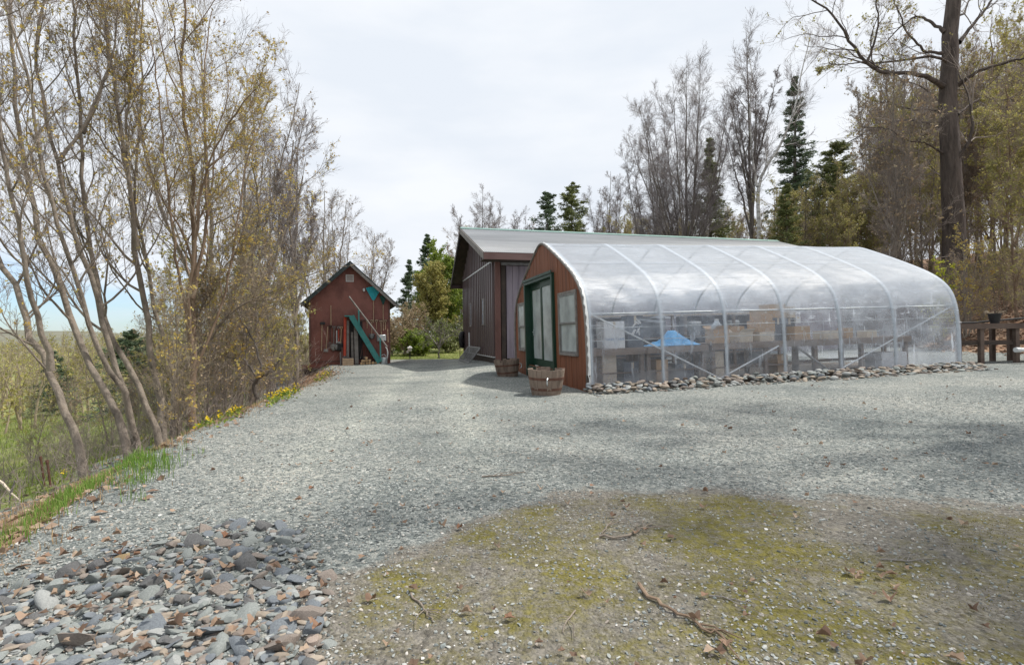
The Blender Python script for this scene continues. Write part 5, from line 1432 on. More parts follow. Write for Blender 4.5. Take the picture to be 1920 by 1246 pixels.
# ---- behind the barn
def bare(label, px, py_top, Y, wpx, seed, stems=4, name='bare_tree', cat='tree', bark='barkdark', twig='twiggrey', leaf=None, nleaf=0, group='bare trees behind the barn', r=.011, rmin=None, fork=.12, up=.13):
    b = on(px, Y, -.1); h = hgt(px, py_top, Y) * 1.12; w = wpx / 960 * Y * .5; rr = random.Random(seed)
    pl = [([(0, 0, 0), (rr.uniform(-.1, .1) * w, 0, h * .4), (rr.uniform(-.15, .15) * w, 0, h * .84)], .05 + h * r, .02)]
    tm = math.asin(min(.75, w * .95 / (h * .86)))
    for q in range(stems):
        a = q * 2.4 + rr.uniform(-.3, .3); th = tm * math.sqrt((q + .6) / stems); z0 = h * (fork * rr.uniform(.7, 1.5)); Rq = h * .86 * (1 - .12 * (th / max(tm, .01)) ** 2) - z0 * .5
        ex, ez = Rq * math.sin(th), max(Rq * math.cos(th), z0 + h * .3)
        pl.append(([(0, 0, z0), (math.cos(a) * ex * .30, math.sin(a) * ex * .30, z0 + (ez - z0) * .30), (math.cos(a) * ex * .72, math.sin(a) * ex * .72, z0 + (ez - z0) * .68), (math.cos(a) * ex, math.sin(a) * ex, ez)], .035 + h * r * .45, .012))
    return make_tree(name, label, cat, b, pl, seed, bark=bark, twig=twig, leaf=leaf, nleaf=nleaf, leafsize=.05, limbs=17, limb_len=max(.14, min(.24, w / h * .65)), spread=.5, up=up * .25, wob=.07, t0=.25, n2=8, n3=7, rmin=(rmin or .006), group=group)
bare('large dark multi stemmed bare tree with a broad fan shaped crown behind the barn roof', 1290, 95, 33, 330, 61, 13, r=.011, rmin=.0055)
bare('narrow bare tree joining the left side of the fan shaped crown', 1225, 215, 35, 190, 62, 7)
bare('tall slender bare tree whose crown reaches highest, left of the white birch', 1412, 18, 32, 170, 63, 7, r=.010, fork=.3, rmin=.007)
bare('grey bare tree with rounded crown above the barn ridge on the left', 905, 335, 45, 170, 64, 9)
bare('low bare tree between the barn ridge crown and the pines', 975, 378, 50, 90, 65, 3)
bare('hazy low bare tree left of the big fan crown', 1150, 300, 48, 150, 66, 8)
bare('short bare tree just right of the two pines', 1120, 380, 46, 110, 67, 4)
make_conifer('pine_tree', 'blue green pine rising left above the barn ridge', on(1028, 50), hgt(1028, 362, 50), 2.3, 71, cat='pine tree', size=.17, dens=.9, prof=.45)
make_conifer('pine_tree', 'yellow green pine right of the blue green pine', on(1075, 47), hgt(1075, 342, 47), 2.2, 72, mat='needleslight', cat='pine tree', size=.17, dens=.9, prof=.45)
make_conifer('hemlock_tree', 'green hemlock standing between the fan crowned tree and the slender tree', on(1335, 38), hgt(1335, 262, 38), 2.6, 73, mat='needleslight', cat='hemlock tree', size=.15)
make_conifer('spruce_tree', 'tall dark pointed spruce right of the white birch', on(1495, 44), hgt(1495, 140, 44), 2.9, 74, size=.16)
make_conifer('hemlock_tree', 'broad olive hemlock right of the dark pointed spruce', on(1570, 38), hgt(1570, 268, 38), 2.8, 75, mat='needleslight', cat='hemlock tree', size=.15, prof=.5)
# birch
b = on(1426, 31, -.1)
Pb = [(1424, 440), (1421, 380), (1418, 335), (1440, 300), (1462, 285), (1478, 240), (1492, 200), (1505, 130), (1520, 60)]
P1 = [tuple(at(x, y, 31) - b) for x, y in Pb]; P1 = [(0, 0, 0)] + P1
P2 = [tuple(at(x, y, 31 + i * .2) - b) for i, (x, y) in enumerate([(1420, 350), (1412, 300), (1405, 230), (1410, 150), (1402, 80)])]
make_tree('birch_tree', 'white barked birch with a limb bending right towards the spruce', 'birch tree', b, [(P1, .299, .03), (P2, .11, .02)], 81, bark='birch', twig='twiggrey', limbs=14, limb_len=.16, t0=.45, spread=.6, rmin=.006)

# ---- the great oak on the right
b = on(1786, 24, -.3)
def rel(pts, Y0, dY): return [tuple(at(x, y, Y0 + dY * i / max(1, len(pts) - 1)) - b) for i, (x, y) in enumerate(pts)]
oak = [([(0.1, 0, 0)] + rel([(1790, 440), (1786, 380), (1783, 320), (1780, 260), (1776, 200), (1779, 140), (1784, 60), (1788, -20), (1800, -160)], 24, 0), .66, .30),
       (rel([(1772, 165), (1748, 150), (1722, 138), (1690, 136), (1655, 140), (1622, 118), (1600, 92), (1585, 62), (1570, 30), (1535, 8), (1500, -10)], 24, -3.0), .19, .04),
       (rel([(1625, 118), (1640, 80), (1648, 40), (1640, 0), (1650, -60)], 22.5, -.8), .09, .02),
       (rel([(1620, 116), (1580, 122), (1550, 118), (1530, 124)], 22.3, -.5), .05, .01),
       (rel([(1796, 160), (1822, 140), (1850, 128), (1885, 118), (1920, 108), (1970, 90)], 24, -2.5), .16, .04),
       (rel([(1770, 60), (1745, 40), (1720, 28), (1690, 50), (1660, 80), (1640, 95)], 24, 1.5), .13, .02),
       (rel([(1770, 210), (1740, 205), (1700, 205), (1670, 190), (1640, 195)], 24, 2), .10, .02),
       (rel([(1765, 100), (1730, 95), (1700, 60), (1680, 10), (1660, -40)], 24, -1.5), .11, .02),
       (rel([(1798, 80), (1830, 40), (1860, 0), (1900, -50)], 24, 1), .15, .04),
       (rel([(1796, 215), (1840, 180), (1880, 190), (1930, 170)], 24, 2), .09, .02),
       (rel([(1772, 290), (1740, 270), (1700, 262), (1660, 240), (1620, 238)], 24, -1.5), .08, .015)]
make_tree('oak_tree', 'huge dark furrowed oak with crooked limbs towering over the hillside', 'oak tree', b, oak, 91, bark='barkoak', twig='twig', leaf='leafolive', nleaf=2500, leafsize=.05, limbs=9, limb_len=.34, spread=.8, up=.02, t0=.3, n2=6, n3=6, n4=3, wob=.22, rmin=.006)

# ---- woods on the hillside
def wood_proto(seed, kind):
    rr = random.Random(seed); h = 12.0
    if kind == 'conifer':
        return make_conifer('hemlock_tree', None, (0, 0, 0), h, 2.8, seed, mat='needleslight', cat='hemlock tree', size=.15, dens=.8)
    pl = [([(0, 0, -.3), (rr.uniform(-.3, .3), 0, h * .4), (rr.uniform(-.7, .7), 0, h * .95)], .14, .03)]
    for q in range(3):
        a = rr.uniform(0, 6.28); l = rr.uniform(1.0, 1.8); z0 = h * rr.uniform(.15, .4)
        pl.append(([(0, 0, z0), (math.cos(a) * l * .6, math.sin(a) * l * .6, z0 + 2.2), (math.cos(a) * l, math.sin(a) * l, h * rr.uniform(.75, .9))], .06, .02))
    leaf, n = {'bare': ('leafrust', 1500), 'olive': ('leafolive', 6500), 'light': ('leafolive', 3500)}[kind]
    return make_tree('woodland_tree', None, 'tree', (0, 0, 0), pl, seed, bark={'bare': 'bark', 'olive': 'barkred', 'light': 'barkdark'}[kind], twig='twigwarm' if kind != 'bare' else 'twig', leaf=leaf, nleaf=n, leafsize=.06, limbs=16, limb_len=.2, spread=.75, up=.07, t0=.12, rmin=.006)
WP = [wood_proto(201, 'bare'), wood_proto(202, 'olive'), wood_proto(203, 'light'), wood_proto(204, 'olive'), wood_proto(205, 'conifer'), wood_proto(206, 'bare')]
WK = ['grey bare', 'olive leafed', 'pale green leafed', 'loose olive leafed', 'olive green hemlock', 'slim bare']
rr = random.Random(33)
QUAL = ['nearest the leafy bank', 'front row of the wood', 'one row in', 'deep in the wood', 'back of the wood']
cnt = 0
for i in range(70):
    px = 1455 + (i * 61.8) % 590 + rr.uniform(-8, 8)
    Y = 21.5 + (i % 12) * 2.9 + rr.uniform(-1, 1)
    if px < 1640 and Y < 27: Y += 8
    if abs(px - 1785) < 28 and Y < 26: continue
    if px > 1780 and Y < 26 and i % 3: Y += 12
    b = on(px, Y)
    ytop = 330 - max(0, px - 1600) * .55 + rr.uniform(-50, 60)
    if px > 1640: ytop = 150 + rr.uniform(-80, 150)
    if px > 1830: ytop = 40 + rr.uniform(-70, 120)
    if px < 1540: ytop = 330 + rr.uniform(-20, 90)
    h = hgt(px, max(ytop, -40), Y); h = max(3.5, min(h, 23))
    k = [1, 0, 3, 5, 2, 5, 1, 0, 4 if i % 20 == 8 else 0, 2][i % 10]
    if k == 4 and px > 1740 and i % 3: k = 3
    s = h / 12
    side = 'behind the greenhouse end' if px < 1560 else 'above the lean-to roof' if px < 1690 else 'left of the great oak' if px < 1765 else 'right of the great oak' if px < 1850 else 'at the right frame edge'
    place(WP[k], b, (max(s, .55) * .9, max(s, .55) * .9, s), rr.uniform(0, 6.28), '%s tree %s, %s' % (WK[k], QUAL[min(4, int((Y - 20) / 7))], side), 'trees of the hillside wood', cat=None)
# low woodland behind the barn
for i in range(26):
    px = 1100 + i * 15 + rr.uniform(-7, 7); Y = 42 + (i * 7) % 17
    if px < 1130: continue
    b = on(px, Y); h = hgt(px, 405 + rr.uniform(-25, 20), Y); s = h / 12; k = [0, 1, 5, 3][i % 4]
    place(WP[k], b, (max(s, .5), max(s, .5), s), rr.uniform(0, 6.28), '%s tree low behind the barn roof, %s' % (WK[k], 'below the fan shaped crown' if px < 1330 else 'around the white birch'), 'low trees behind the barn')
for i in range(14):
    px = 862 + i * 19 + rr.uniform(-6, 6); Y = 55 + (i * 5) % 13
    b = on(px, Y); h = hgt(px, 425 + rr.uniform(-15, 15), Y); s = h / 12; k = [0, 5, 3][i % 3]
    place(WP[k], b, (max(s, .5), max(s, .5), s), rr.uniform(0, 6.28), '%s tree low behind the barn ridge, %s' % (WK[k], 'left of the pines' if px < 1010 else 'around the pines'), 'low trees behind the barn')
# saplings and brush at the wood edge
for i in range(46):
    px = 1560 + i * 9.4 + rr.uniform(-14, 14); Y = 18.5 + (i * 5) % 11 * 1.1
    if px < 1760 and Y < 25: Y += 6
    b = on(px, Y); k = [1, 2, 3, 0][i % 4]
    if px > 1790 and i % 3 == 0: continue
    place(protos[k], b, rr.uniform(.4, .75), rr.uniform(0, 6.28), '%s sapling at the wood edge, %s' % (KL[k], 'above the greenhouse end' if px < 1720 else 'below the great oak' if px < 1850 else 'right of the great oak'), 'saplings at the edge of the hillside wood')
bushy('lime_sapling', 'sapling in bright lime new leaf in front of the oak foot', on(1762, 21.5), 3.6, 1.1, 131, leaf='leaflime', n=900, size=.05, cat='sapling', stems=3)
bushy('rust_sapling', 'tall sapling in orange bud right of the lime leafed one', on(1812, 19.8), 4.2, 1.3, 132, leaf='leafgold', n=1100, size=.04, cat='sapling', stems=3, twig='twigwarm')
# two trees out of the frame on the right whose crowns shade the yard
for k, (x, y, h, lab) in enumerate(((9.6, 6.6, 15, 'bare tree outside the right frame edge shading the gravel'), (12.5, 3.6, 17, 'second bare tree outside the right frame edge, nearer the camera')  )):
    rk_ = random.Random(300 + k); pl = [([(0, 0, -.2), (0, 0, h * .35), (-.6, 0, h)], .26, .04)]
    for q in range(6):
        a = q / 6 * 6.283 + .4; l = 3.4
        pl.append(([(0, 0, h * (.38 + .05 * q)), (math.cos(a) * l * .6, math.sin(a) * l * .6, h * .7), (math.cos(a) * l * 1.1, math.sin(a) * l * 1.1, h * (.85 + .02 * q))], .10, .02))
    make_tree('bare_tree', lab, 'tree', (x, y, gz(x, y)), pl, 310 + k, bark='barkdark', twig='twig', leaf='leafolive', nleaf=1500, leafsize=.05, limbs=10, limb_len=.26, up=.05, t0=.35, rmin=.006)

# ------------------------------------------------------------------ brush, litter, grass, gravel
def brush():
    rng = np.random.default_rng(88)
    n = 600
    X = rng.uniform(13, 46, n); Y = rng.uniform(15, 52, n); d = yard_dist(X, Y); ok = d > .6
    X, Y = X[ok], Y[ok]; n = len(X)
    S = np.stack([X, Y, height(X, Y) - .05], -1); D = np.tile(UP, (n, 1)) + rng.normal(size=(n, 3)) * .3
    h = rng.uniform(.5, 2.0, n)
    P, Rr = grow(rng, S, D, h, np.full(n, .010), 4, .12, .05)
    A, Ra, La = spawn(rng, P, Rr, h, 7, .1, 1, .7, .2, .5, .6, 3, .15, .05, .4, .004)
    B, Rb, Lb = spawn(rng, A, Ra, La, 4, .1, 1, .7, .2, .5, .6, 2, .15, .05, .4, .0035)
    V, F = tubes([(P, Rr, 4), (A, Ra, 3), (B, Rb, 3)])
    setp(link('undergrowth', np_mesh('undergrowth', V, F, True), M['twigwarm']), 'brown leafless undergrowth on the wooded bank', kind='stuff')
    # left bank brush
    n = 2600
    X = rng.uniform(-16, -3, n); Y = rng.uniform(5, 32, n); d = yard_dist(X, Y); ok = (d > .5) & (d < 6.5) & ~((Y < 11) & (d < 1.0)) & ~((Y > 16) & (Y < 22) & (X > -10.2))
    X, Y = X[ok], Y[ok]; n = len(X)
    S = np.stack([X, Y, height(X, Y) - .05], -1); D = np.tile(UP, (n, 1)) + rng.normal(size=(n, 3)) * .35
    h = rng.uniform(.3, 1.5, n) * np.clip((Y - 3) / 9, .35, 1.2)
    P, Rr = grow(rng, S, D, h, np.full(n, .007), 4, .14, .05)
    A, Ra, La = spawn(rng, P, Rr, h, 5, .1, 1, .7, .2, .5, .6, 3, .15, .05, .4, .003)
    B, Rb, Lb = spawn(rng, A, Ra, La, 4, .1, 1, .7, .2, .5, .6, 2, .15, .05, .4, .0025)
    V, F = tubes([(P, Rr, 3), (A, Ra, 3), (B, Rb, 3)])
    setp(link('undergrowth', np_mesh('undergrowth', V, F, True), M['twig']), 'tangled brown brush under the trees of the left bank', kind='stuff')
brush()

def litter():
    rng = np.random.default_rng(5)
    P = []
    # wooded bank
    n = 60000; X = rng.uniform(12, 40, n); Y = rng.uniform(14, 45, n); ok = yard_dist(X, Y) > rng.uniform(-.5, .5, n); P.append(np.stack([X[ok], Y[ok]], -1))
    # left bank edge
    n = 60000; X = rng.uniform(-12, -1.8, n); Y = rng.uniform(1, 26, n); d = yard_dist(X, Y); ok = (d > rng.normal(0, .28, n) - .08) & (d < rng.exponential(1.6, n) + .3) & (rng.random(n) < .42); P.append(np.stack([X[ok], Y[ok]], -1))
    P = np.concatenate(P); Z = height(P[:, 0], P[:, 1])
    Cp = np.concatenate([P, (Z + .012)[:, None]], 1)
    nr = np.tile(UP, (len(Cp), 1)) + rng.normal(size=Cp.shape) * .35; nr = nrmv(nr)
    a = rng.normal(size=Cp.shape); a = nrmv(a - (a * nr).sum(-1, keepdims=True) * nr); b = np.cross(nr, a)
    s = rng.uniform(.022, .05, (len(Cp), 1)) * np.where(Cp[:, :1] > 10, 1.7, 1)
    V = np.stack([Cp - a * s, Cp - b * s * .7 + nr * s * .2, Cp + a * s, Cp + b * s * .7 + nr * s * .25], 1).reshape(-1, 3)
    setp(link('leaf_litter', np_mesh('leaf_litter', V, np.arange(len(V)).reshape(-1, 4)), M['deadleaf']), 'brown fallen leaves covering the banks', kind='stuff')
    # sparse lobed leaves on the yard
    n = 420; Y = 1.7 + 9 * rng.random(n) ** 1.8; X = rng.uniform(-1, 1, n) * Y * 1.05
    m = (yard_dist(X, Y) < -.05)
    extra = np.array([tuple(ground_px(rng.uniform(-50, 620), rng.uniform(1010, 1240)))[:2] for _ in range(110)])
    X = np.concatenate([X[m], extra[:, 0]]); Y = np.concatenate([Y[m], extra[:, 1]]); n = len(X)
    Z = height(X, Y) + .016 + np.concatenate([np.zeros(n - 110), rng.uniform(0, .05, 110)])
    k = 11; ang = np.linspace(0, 2 * np.pi, k, endpoint=False)
    rad = np.where(np.arange(k) % 2 == 0, 1.0, .72)[None] * rng.uniform(.6, 1.2, (n, k))
    th = rng.random(n)[:, None] * 6.28; s = rng.uniform(.010, .032, n)[:, None]
    ct = np.cos(ang[None] + th) * rad * s; st = np.sin(ang[None] + th) * rad * s * rng.uniform(.6, 1, n)[:, None]
    cup = rng.uniform(.3, 1.0, n)[:, None] * rad * s * (np.cos(2 * ang[None] + rng.random(n)[:, None] * 6.28) + .6)
    V = np.stack([X[:, None] + ct, Y[:, None] + st, Z[:, None] + cup * .8 + .004], -1)
    Vc = np.stack([X, Y, Z], -1)[:, None]
    VV = np.concatenate([Vc, V], 1).reshape(-1, 3); i = np.arange(n)[:, None] * (k + 1); j = np.arange(k)[None]
    F = np.stack([i + 0 * j, i + 1 + j, i + 1 + (j + 1) % k], -1).reshape(-1, 3)
    setp(link('fallen_leaves', np_mesh('fallen_leaves', VV, F), M['deadleaf']), 'curled brown leaves scattered over stones and gravel', kind='stuff')
litter()

def blades(name, label, X, Y, hmin, hmax, w, mat, lean=.5, seed=1):
    rng = np.random.default_rng(seed); n = len(X); Z = height(X, Y) - .01
    a = rng.random(n) * 6.28; l = rng.uniform(hmin, hmax, n); ln = l * lean * rng.random(n)
    dx, dy = np.cos(a), np.sin(a); px, py = -dy * w, dx * w
    S = np.stack([X, Y, Z], -1); o = np.stack([px, py, 0 * px], -1)
    m = S + np.stack([dx * ln * .35, dy * ln * .35, l * .6], -1); e = S + np.stack([dx * ln, dy * ln, l * np.sqrt(np.clip(1 - (ln / l) ** 2, .1, 1))], -1)
    V = np.stack([S - o, S + o, m + o * .7, m - o * .7, e], 1).reshape(-1, 3); i = np.arange(n) * 5
    F = np.concatenate([np.stack([i, i + 1, i + 2], -1), np.stack([i, i + 2, i + 3], -1), np.stack([i + 3, i + 2, i + 4], -1)])
    setp(link(name, np_mesh(name, V, F), M[mat]), label, kind='stuff')
rng = np.random.default_rng(11)
# green tufts along the near left edge
def clumps(n, fx, spread, per, seed):
    rg = np.random.default_rng(seed); c = np.array([fx(rg) for _ in range(n)]); P = np.repeat(c, per, 0) + rg.normal(size=(n * per, 2)) * spread
    return P
def edge_pt(rg, y0, y1, o0, o1):
    y = rg.uniform(y0, y1); x = np.interp(y, [-5, .5, 2.9, 4.9, 6.8, 10.3, 16.5, 20], [-2.1, -2.2, -2.9, -3.7, -4.2, -4.8, -5.8, -6.9]); return (x - rg.uniform(o0, o1), y)
P = np.concatenate([clumps(44, lambda r: edge_pt(r, 4.0, 5.3, -.38, .75), .085, 42, 1), clumps(40, lambda r: edge_pt(r, 2.0, 3.9, -.1, 1.4), .08, 34, 2), clumps(14, lambda r: edge_pt(r, 5.3, 12, 0, .9), .05, 40, 12), clumps(9, lambda r: edge_pt(r, 3.6, 6, -.6, -.1), .03, 6, 3)])
blades('grass', 'bright green grass tufts along the left edge of the gravel', P[:, 0], P[:, 1], .05, .17, .0028, 'grass', .6, 4)
P = np.concatenate([clumps(620, lambda r: edge_pt(r, 2.0, 17, -.15, 1.9), .14, 32, 5)])
blades('dry_grass', 'straw coloured dry grass on the bank edge', P[:, 0], P[:, 1], .03, .10, .003, 'drygrass', 1.0, 6)
n = 60000; Y = rng.uniform(7, 45, n); X = rng.uniform(-45, -6, n); d = yard_dist(X, Y); ok = (d > 2.5) & (X > -Y * 1.15 - 2); X, Y = X[ok], Y[ok]
blades('meadow_grass', 'rough green and straw grass of the meadow below the bank', X, Y, .06, .30, .008, 'leafgreen', .7, 7)
n = 9000; Y = rng.uniform(25, 40, n); X = rng.uniform(-7.5, -1, n); blades('lawn_grass', 'short lawn grass beyond the drive', X[(yard_dist(X, Y) < 1) & (Y > 26.5)], Y[(yard_dist(X, Y) < 1) & (Y > 26.5)], .03, .07, .01, 'leafgreen', .6, 8)
# small weeds in the moss
rgm = np.random.default_rng(91); n = 150000
Xm = rgm.uniform(-1.3, 5.5, n); Ym = 1.5 + 2.6 * rgm.random(n)
fm = moss_mask(Xm, Ym) * (.5 + .5 * np.sin(Xm * 2.1 + 1.4 * np.sin(Ym * 2.7)) * np.cos(Ym * 3.3 + Xm * .9)) + .35 * wob(Xm * 6, Ym * 6)
ok = (fm > .52 + .25 * rgm.random(n)) & (Xm < Ym * 1.15 + .4)
M['moss'] = island('moss fronds', [(0, (.09, .075, .022)), (.5, (.18, .155, .035)), (1, (.27, .23, .055))], .8, .2)
blades('moss', 'low olive gold moss cushions on the gravelly patch', Xm[ok], Ym[ok], .006, .018, .004, 'moss', .9, 92)
P = clumps(60, lambda r: (r.uniform(-.8, 5), r.uniform(1.8, 3.6)), .02, 6, 9)
blades('moss_sprouts', 'sparse tiny green sprouts in the mossy gravel', P[:, 0], P[:, 1], .01, .03, .002, 'leafgreen', 1.0, 10)

# gravel chips
def chips():
    rng = np.random.default_rng(17)
    n = 80000
    Y = 1.55 + 7.5 * rng.random(n) ** 1.7; X = rng.uniform(-1.08, 1.08, n) * (Y + .3)
    ok = yard_dist(X, Y) < rng.normal(.05, .15, n)
    mm_ = moss_mask(X, Y); ok &= rng.random(n) > mm_ * (.74 + .3 * wob(X * 2.5, Y * 2.5))
    X, Y = X[ok], Y[ok]; n = len(X)
    t = (1 + 5 ** .5) / 2
    ico = np.array([(-1, t, 0), (1, t, 0), (-1, -t, 0), (1, -t, 0), (0, -1, t), (0, 1, t), (0, -1, -t), (0, 1, -t), (t, 0, -1), (t, 0, 1), (-t, 0, -1), (-t, 0, 1)], float) / 1.9
    Fi = np.array([(0, 11, 5), (0, 5, 1), (0, 1, 7), (0, 7, 10), (0, 10, 11), (1, 5, 9), (5, 11, 4), (11, 10, 2), (10, 7, 6), (7, 1, 8), (3, 9, 4), (3, 4, 2), (3, 2, 6), (3, 6, 8), (3, 8, 9), (4, 9, 5), (2, 4, 11), (6, 2, 10), (8, 6, 7), (9, 8, 1)])
    s = (.0035 + .0075 * rng.random(n) ** 2)[:, None, None]
    sc = np.stack([rng.uniform(.7, 1.4, n), rng.uniform(.6, 1.1, n), rng.uniform(.35, .75, n)], -1)[:, None]
    v = ico[None] * sc * (1 + .25 * rng.normal(size=(n, 12, 1))) * s
    a = rng.random(n) * 6.28; ca, sa = np.cos(a)[:, None], np.sin(a)[:, None]; b = rng.normal(size=n) * .5; cb, sb = np.cos(b)[:, None], np.sin(b)[:, None]
    x, y, z = v[..., 0], v[..., 1], v[..., 2]
    y, z = y * cb - z * sb, y * sb + z * cb; x, y = x * ca - y * sa, x * sa + y * ca
    V = np.stack([x + X[:, None], y + Y[:, None], z + (height(X, Y) + .002)[:, None]], -1).reshape(-1, 3)
    F = (np.arange(n)[:, None, None] * 12 + Fi[None]).reshape(-1, 3)
    setp(link('gravel', np_mesh('gravel', V, F), M['pebble']), 'loose grey crushed stone chips lying on the yard', kind='stuff')
chips()

# ------------------------------------------------------------------ stones
def stone_mesh(seed, mat, flat, ang):
    rg = random.Random(seed); bm = bmesh.new(); bmesh.ops.create_icosphere(bm, subdivisions=2 if not ang else 2, radius=1)
    sx, sy, sz = rg.uniform(.95, 1.45), rg.uniform(.7, 1.0), rg.uniform(*flat)
    cuts = [(Vector((rg.gauss(0, 1), rg.gauss(0, 1), rg.gauss(0, .8))).normalized(), rg.uniform(.45, .8)) for _ in range(9 if ang else 4)]
    for v in bm.verts:
        p = v.co.copy()
        for nn, dd in cuts:
            q = p.dot(nn)
            if q > dd: p -= nn * (q - dd)
        p *= 1 + .07 * math.sin(p.x * 5 + seed) * math.cos(p.y * 4 + seed * 2)
        v.co = Vector((p.x * sx, p.y * sy, p.z * sz))
    me = bpy.data.meshes.new('stone'); bm.to_mesh(me); bm.free()
    me.polygons.foreach_set('use_smooth', [True] * len(me.polygons))
    try: me.set_sharp_from_angle(angle=R(28 if ang else 50))
    except Exception: pass
    me.materials.append(mat); return me
SC = {'slate blue': ((.09, .10, .115), (.165, .185, .20)), 'green grey': ((.14, .155, .148), (.245, .26, .25)), 'tan': ((.20, .165, .13), (.31, .265, .215)), 'pinkish buff': ((.27, .21, .175), (.38, .315, .27)),
      'dark grey': ((.06, .06, .06), (.13, .13, .13)), 'ochre': ((.26, .18, .09), (.36, .27, .15)), 'pale grey': ((.24, .25, .245), (.36, .37, .36)), 'brown grey': ((.13, .11, .095), (.23, .195, .17))}
SH = {'flat': ((.22, .36), True), 'rounded': ((.4, .6), False), 'angular': ((.35, .6), True)}
STM = {}
for i, (cn, (c1, c2)) in enumerate(SC.items()):
    k_ = 1.0 if cn in ('pale grey', 'ochre', 'pinkish buff') else 1.18; c1 = tuple(v * k_ for v in c1); c2 = tuple(v * k_ for v in c2)
    mt = pm(cn + ' stone', c1, c2, 9, .8, .35, 40, (1, 1, 1.6), dist=.01)
    for j, (sn, (fl_, an)) in enumerate(SH.items()):
        STM[(cn, sn)] = [stone_mesh(i * 31 + j * 7 + q, mt, fl_, an) for q in range(2)]
rg = random.Random(44)
cn_w = ['slate blue'] * 7 + ['green grey'] * 10 + ['tan'] * 3 + ['pinkish buff'] + ['dark grey'] * 5 + ['ochre'] + ['pale grey'] * 4 + ['brown grey'] * 7
def stone(x, y, z, r, label, group, cn, sn, tilt=.35):
    o = bpy.data.objects.new('stone', rg.choice(STM[(cn, sn)])); C.objects.link(o)
    o.location = (x, y, z); o.scale = (r, r, r); o.rotation_euler = (rg.gauss(0, tilt), rg.gauss(0, tilt), rg.uniform(0, 6.28))
    setp(o, label, 'stone', group); return o
def in_pile(px, py):
    edge = np.interp(px, [-60, 0, 170, 300, 420, 560, 620], [1130, 1115, 1055, 1012, 985, 990, 1100])
    return py > edge and px < 612 + rg.uniform(-12, 12)
pts = []; tries = 0
while len(pts) < 178 and tries < 60000:
    tries += 1
    px, py = rg.uniform(-60, 625), rg.uniform(985, 1290)
    if not in_pile(px, py): continue
    g = ground_px(px, py)
    if rg.random() > (g.y / 3.0) ** 1.2: continue
    big = rg.random() ** 1.4
    r = .034 + .048 * big
    if 380 < px < 520 and py > 1200 and rg.random() < .7: continue
    if all((g.x - q[0]) ** 2 + (g.y - q[1]) ** 2 > ((r + q[2]) * .78) ** 2 for q in pts): pts.append((g.x, g.y, r, px, py))
for x, y, r, px, py in pts:
    cn = rg.choice(cn_w); sn = rg.choice(['flat', 'flat', 'rounded', 'angular', 'angular'])
    if r > .046 and cn in ('ochre', 'pinkish buff', 'tan'): cn = rg.choice(['green grey', 'slate blue', 'brown grey'])
    size = 'small' if r < .044 else 'medium' if r < .062 else 'large'
    row = 'far side of the pile' if py < 1060 else 'middle of the pile' if py < 1150 else 'near side of the pile'
    sd_ = 'by the left frame edge' if px < 130 else 'left of centre' if px < 300 else 'right of centre' if px < 470 else 'beside the moss'
    stone(x, y, gz(x, y) + r * .16, r, '%s %s %s stone, %s, %s' % (size, sn, cn, row, sd_), 'stones piled on the left foreground', cn, sn)
# the many little ones between them, as one mass
def mass(name, label, P, mats, k):
    for q in range(k):
        V, F, off = [], [], 0
        for (x, y, z, r) in P[q::k]:
            me = rg.choice(STM[(mats[q], rg.choice(['flat', 'rounded', 'angular']))]); co = np.empty(len(me.vertices) * 3, np.float32); me.vertices.foreach_get('co', co); co = co.reshape(-1, 3) * r
            a = rg.uniform(0, 6.28); c_, s_ = math.cos(a), math.sin(a); tx = rg.gauss(0, .3)
            yy = co[:, 1] * math.cos(tx) - co[:, 2] * math.sin(tx); zz = co[:, 1] * math.sin(tx) + co[:, 2] * math.cos(tx)
            V.append(np.stack([co[:, 0] * c_ - yy * s_ + x, co[:, 0] * s_ + yy * c_ + y, zz + z], -1))
            f = np.empty(len(me.polygons) * 3, np.int32); me.polygons.foreach_get('vertices', f); F.append(f.reshape(-1, 3) + off); off += len(co)
        setp(link(name, np_mesh(name, np.concatenate(V), np.concatenate(F), False), STM[(mats[q], 'flat')][0].materials[0]), label % mats[q], kind='stuff')
P = []
for _ in range(1500):
    px, py = rg.uniform(-60, 640), rg.uniform(975, 1290)
    if not in_pile(px, py + 12): continue
    g = ground_px(px, py); r = rg.uniform(.010, .032); P.append((g.x, g.y, g.z + r * .3, r))
mass('small_stones', 'small %s stones filling the gaps of the left foreground pile', P, ['slate blue', 'green grey', 'brown grey', 'green grey', 'pale grey', 'dark grey', 'tan'], 7)
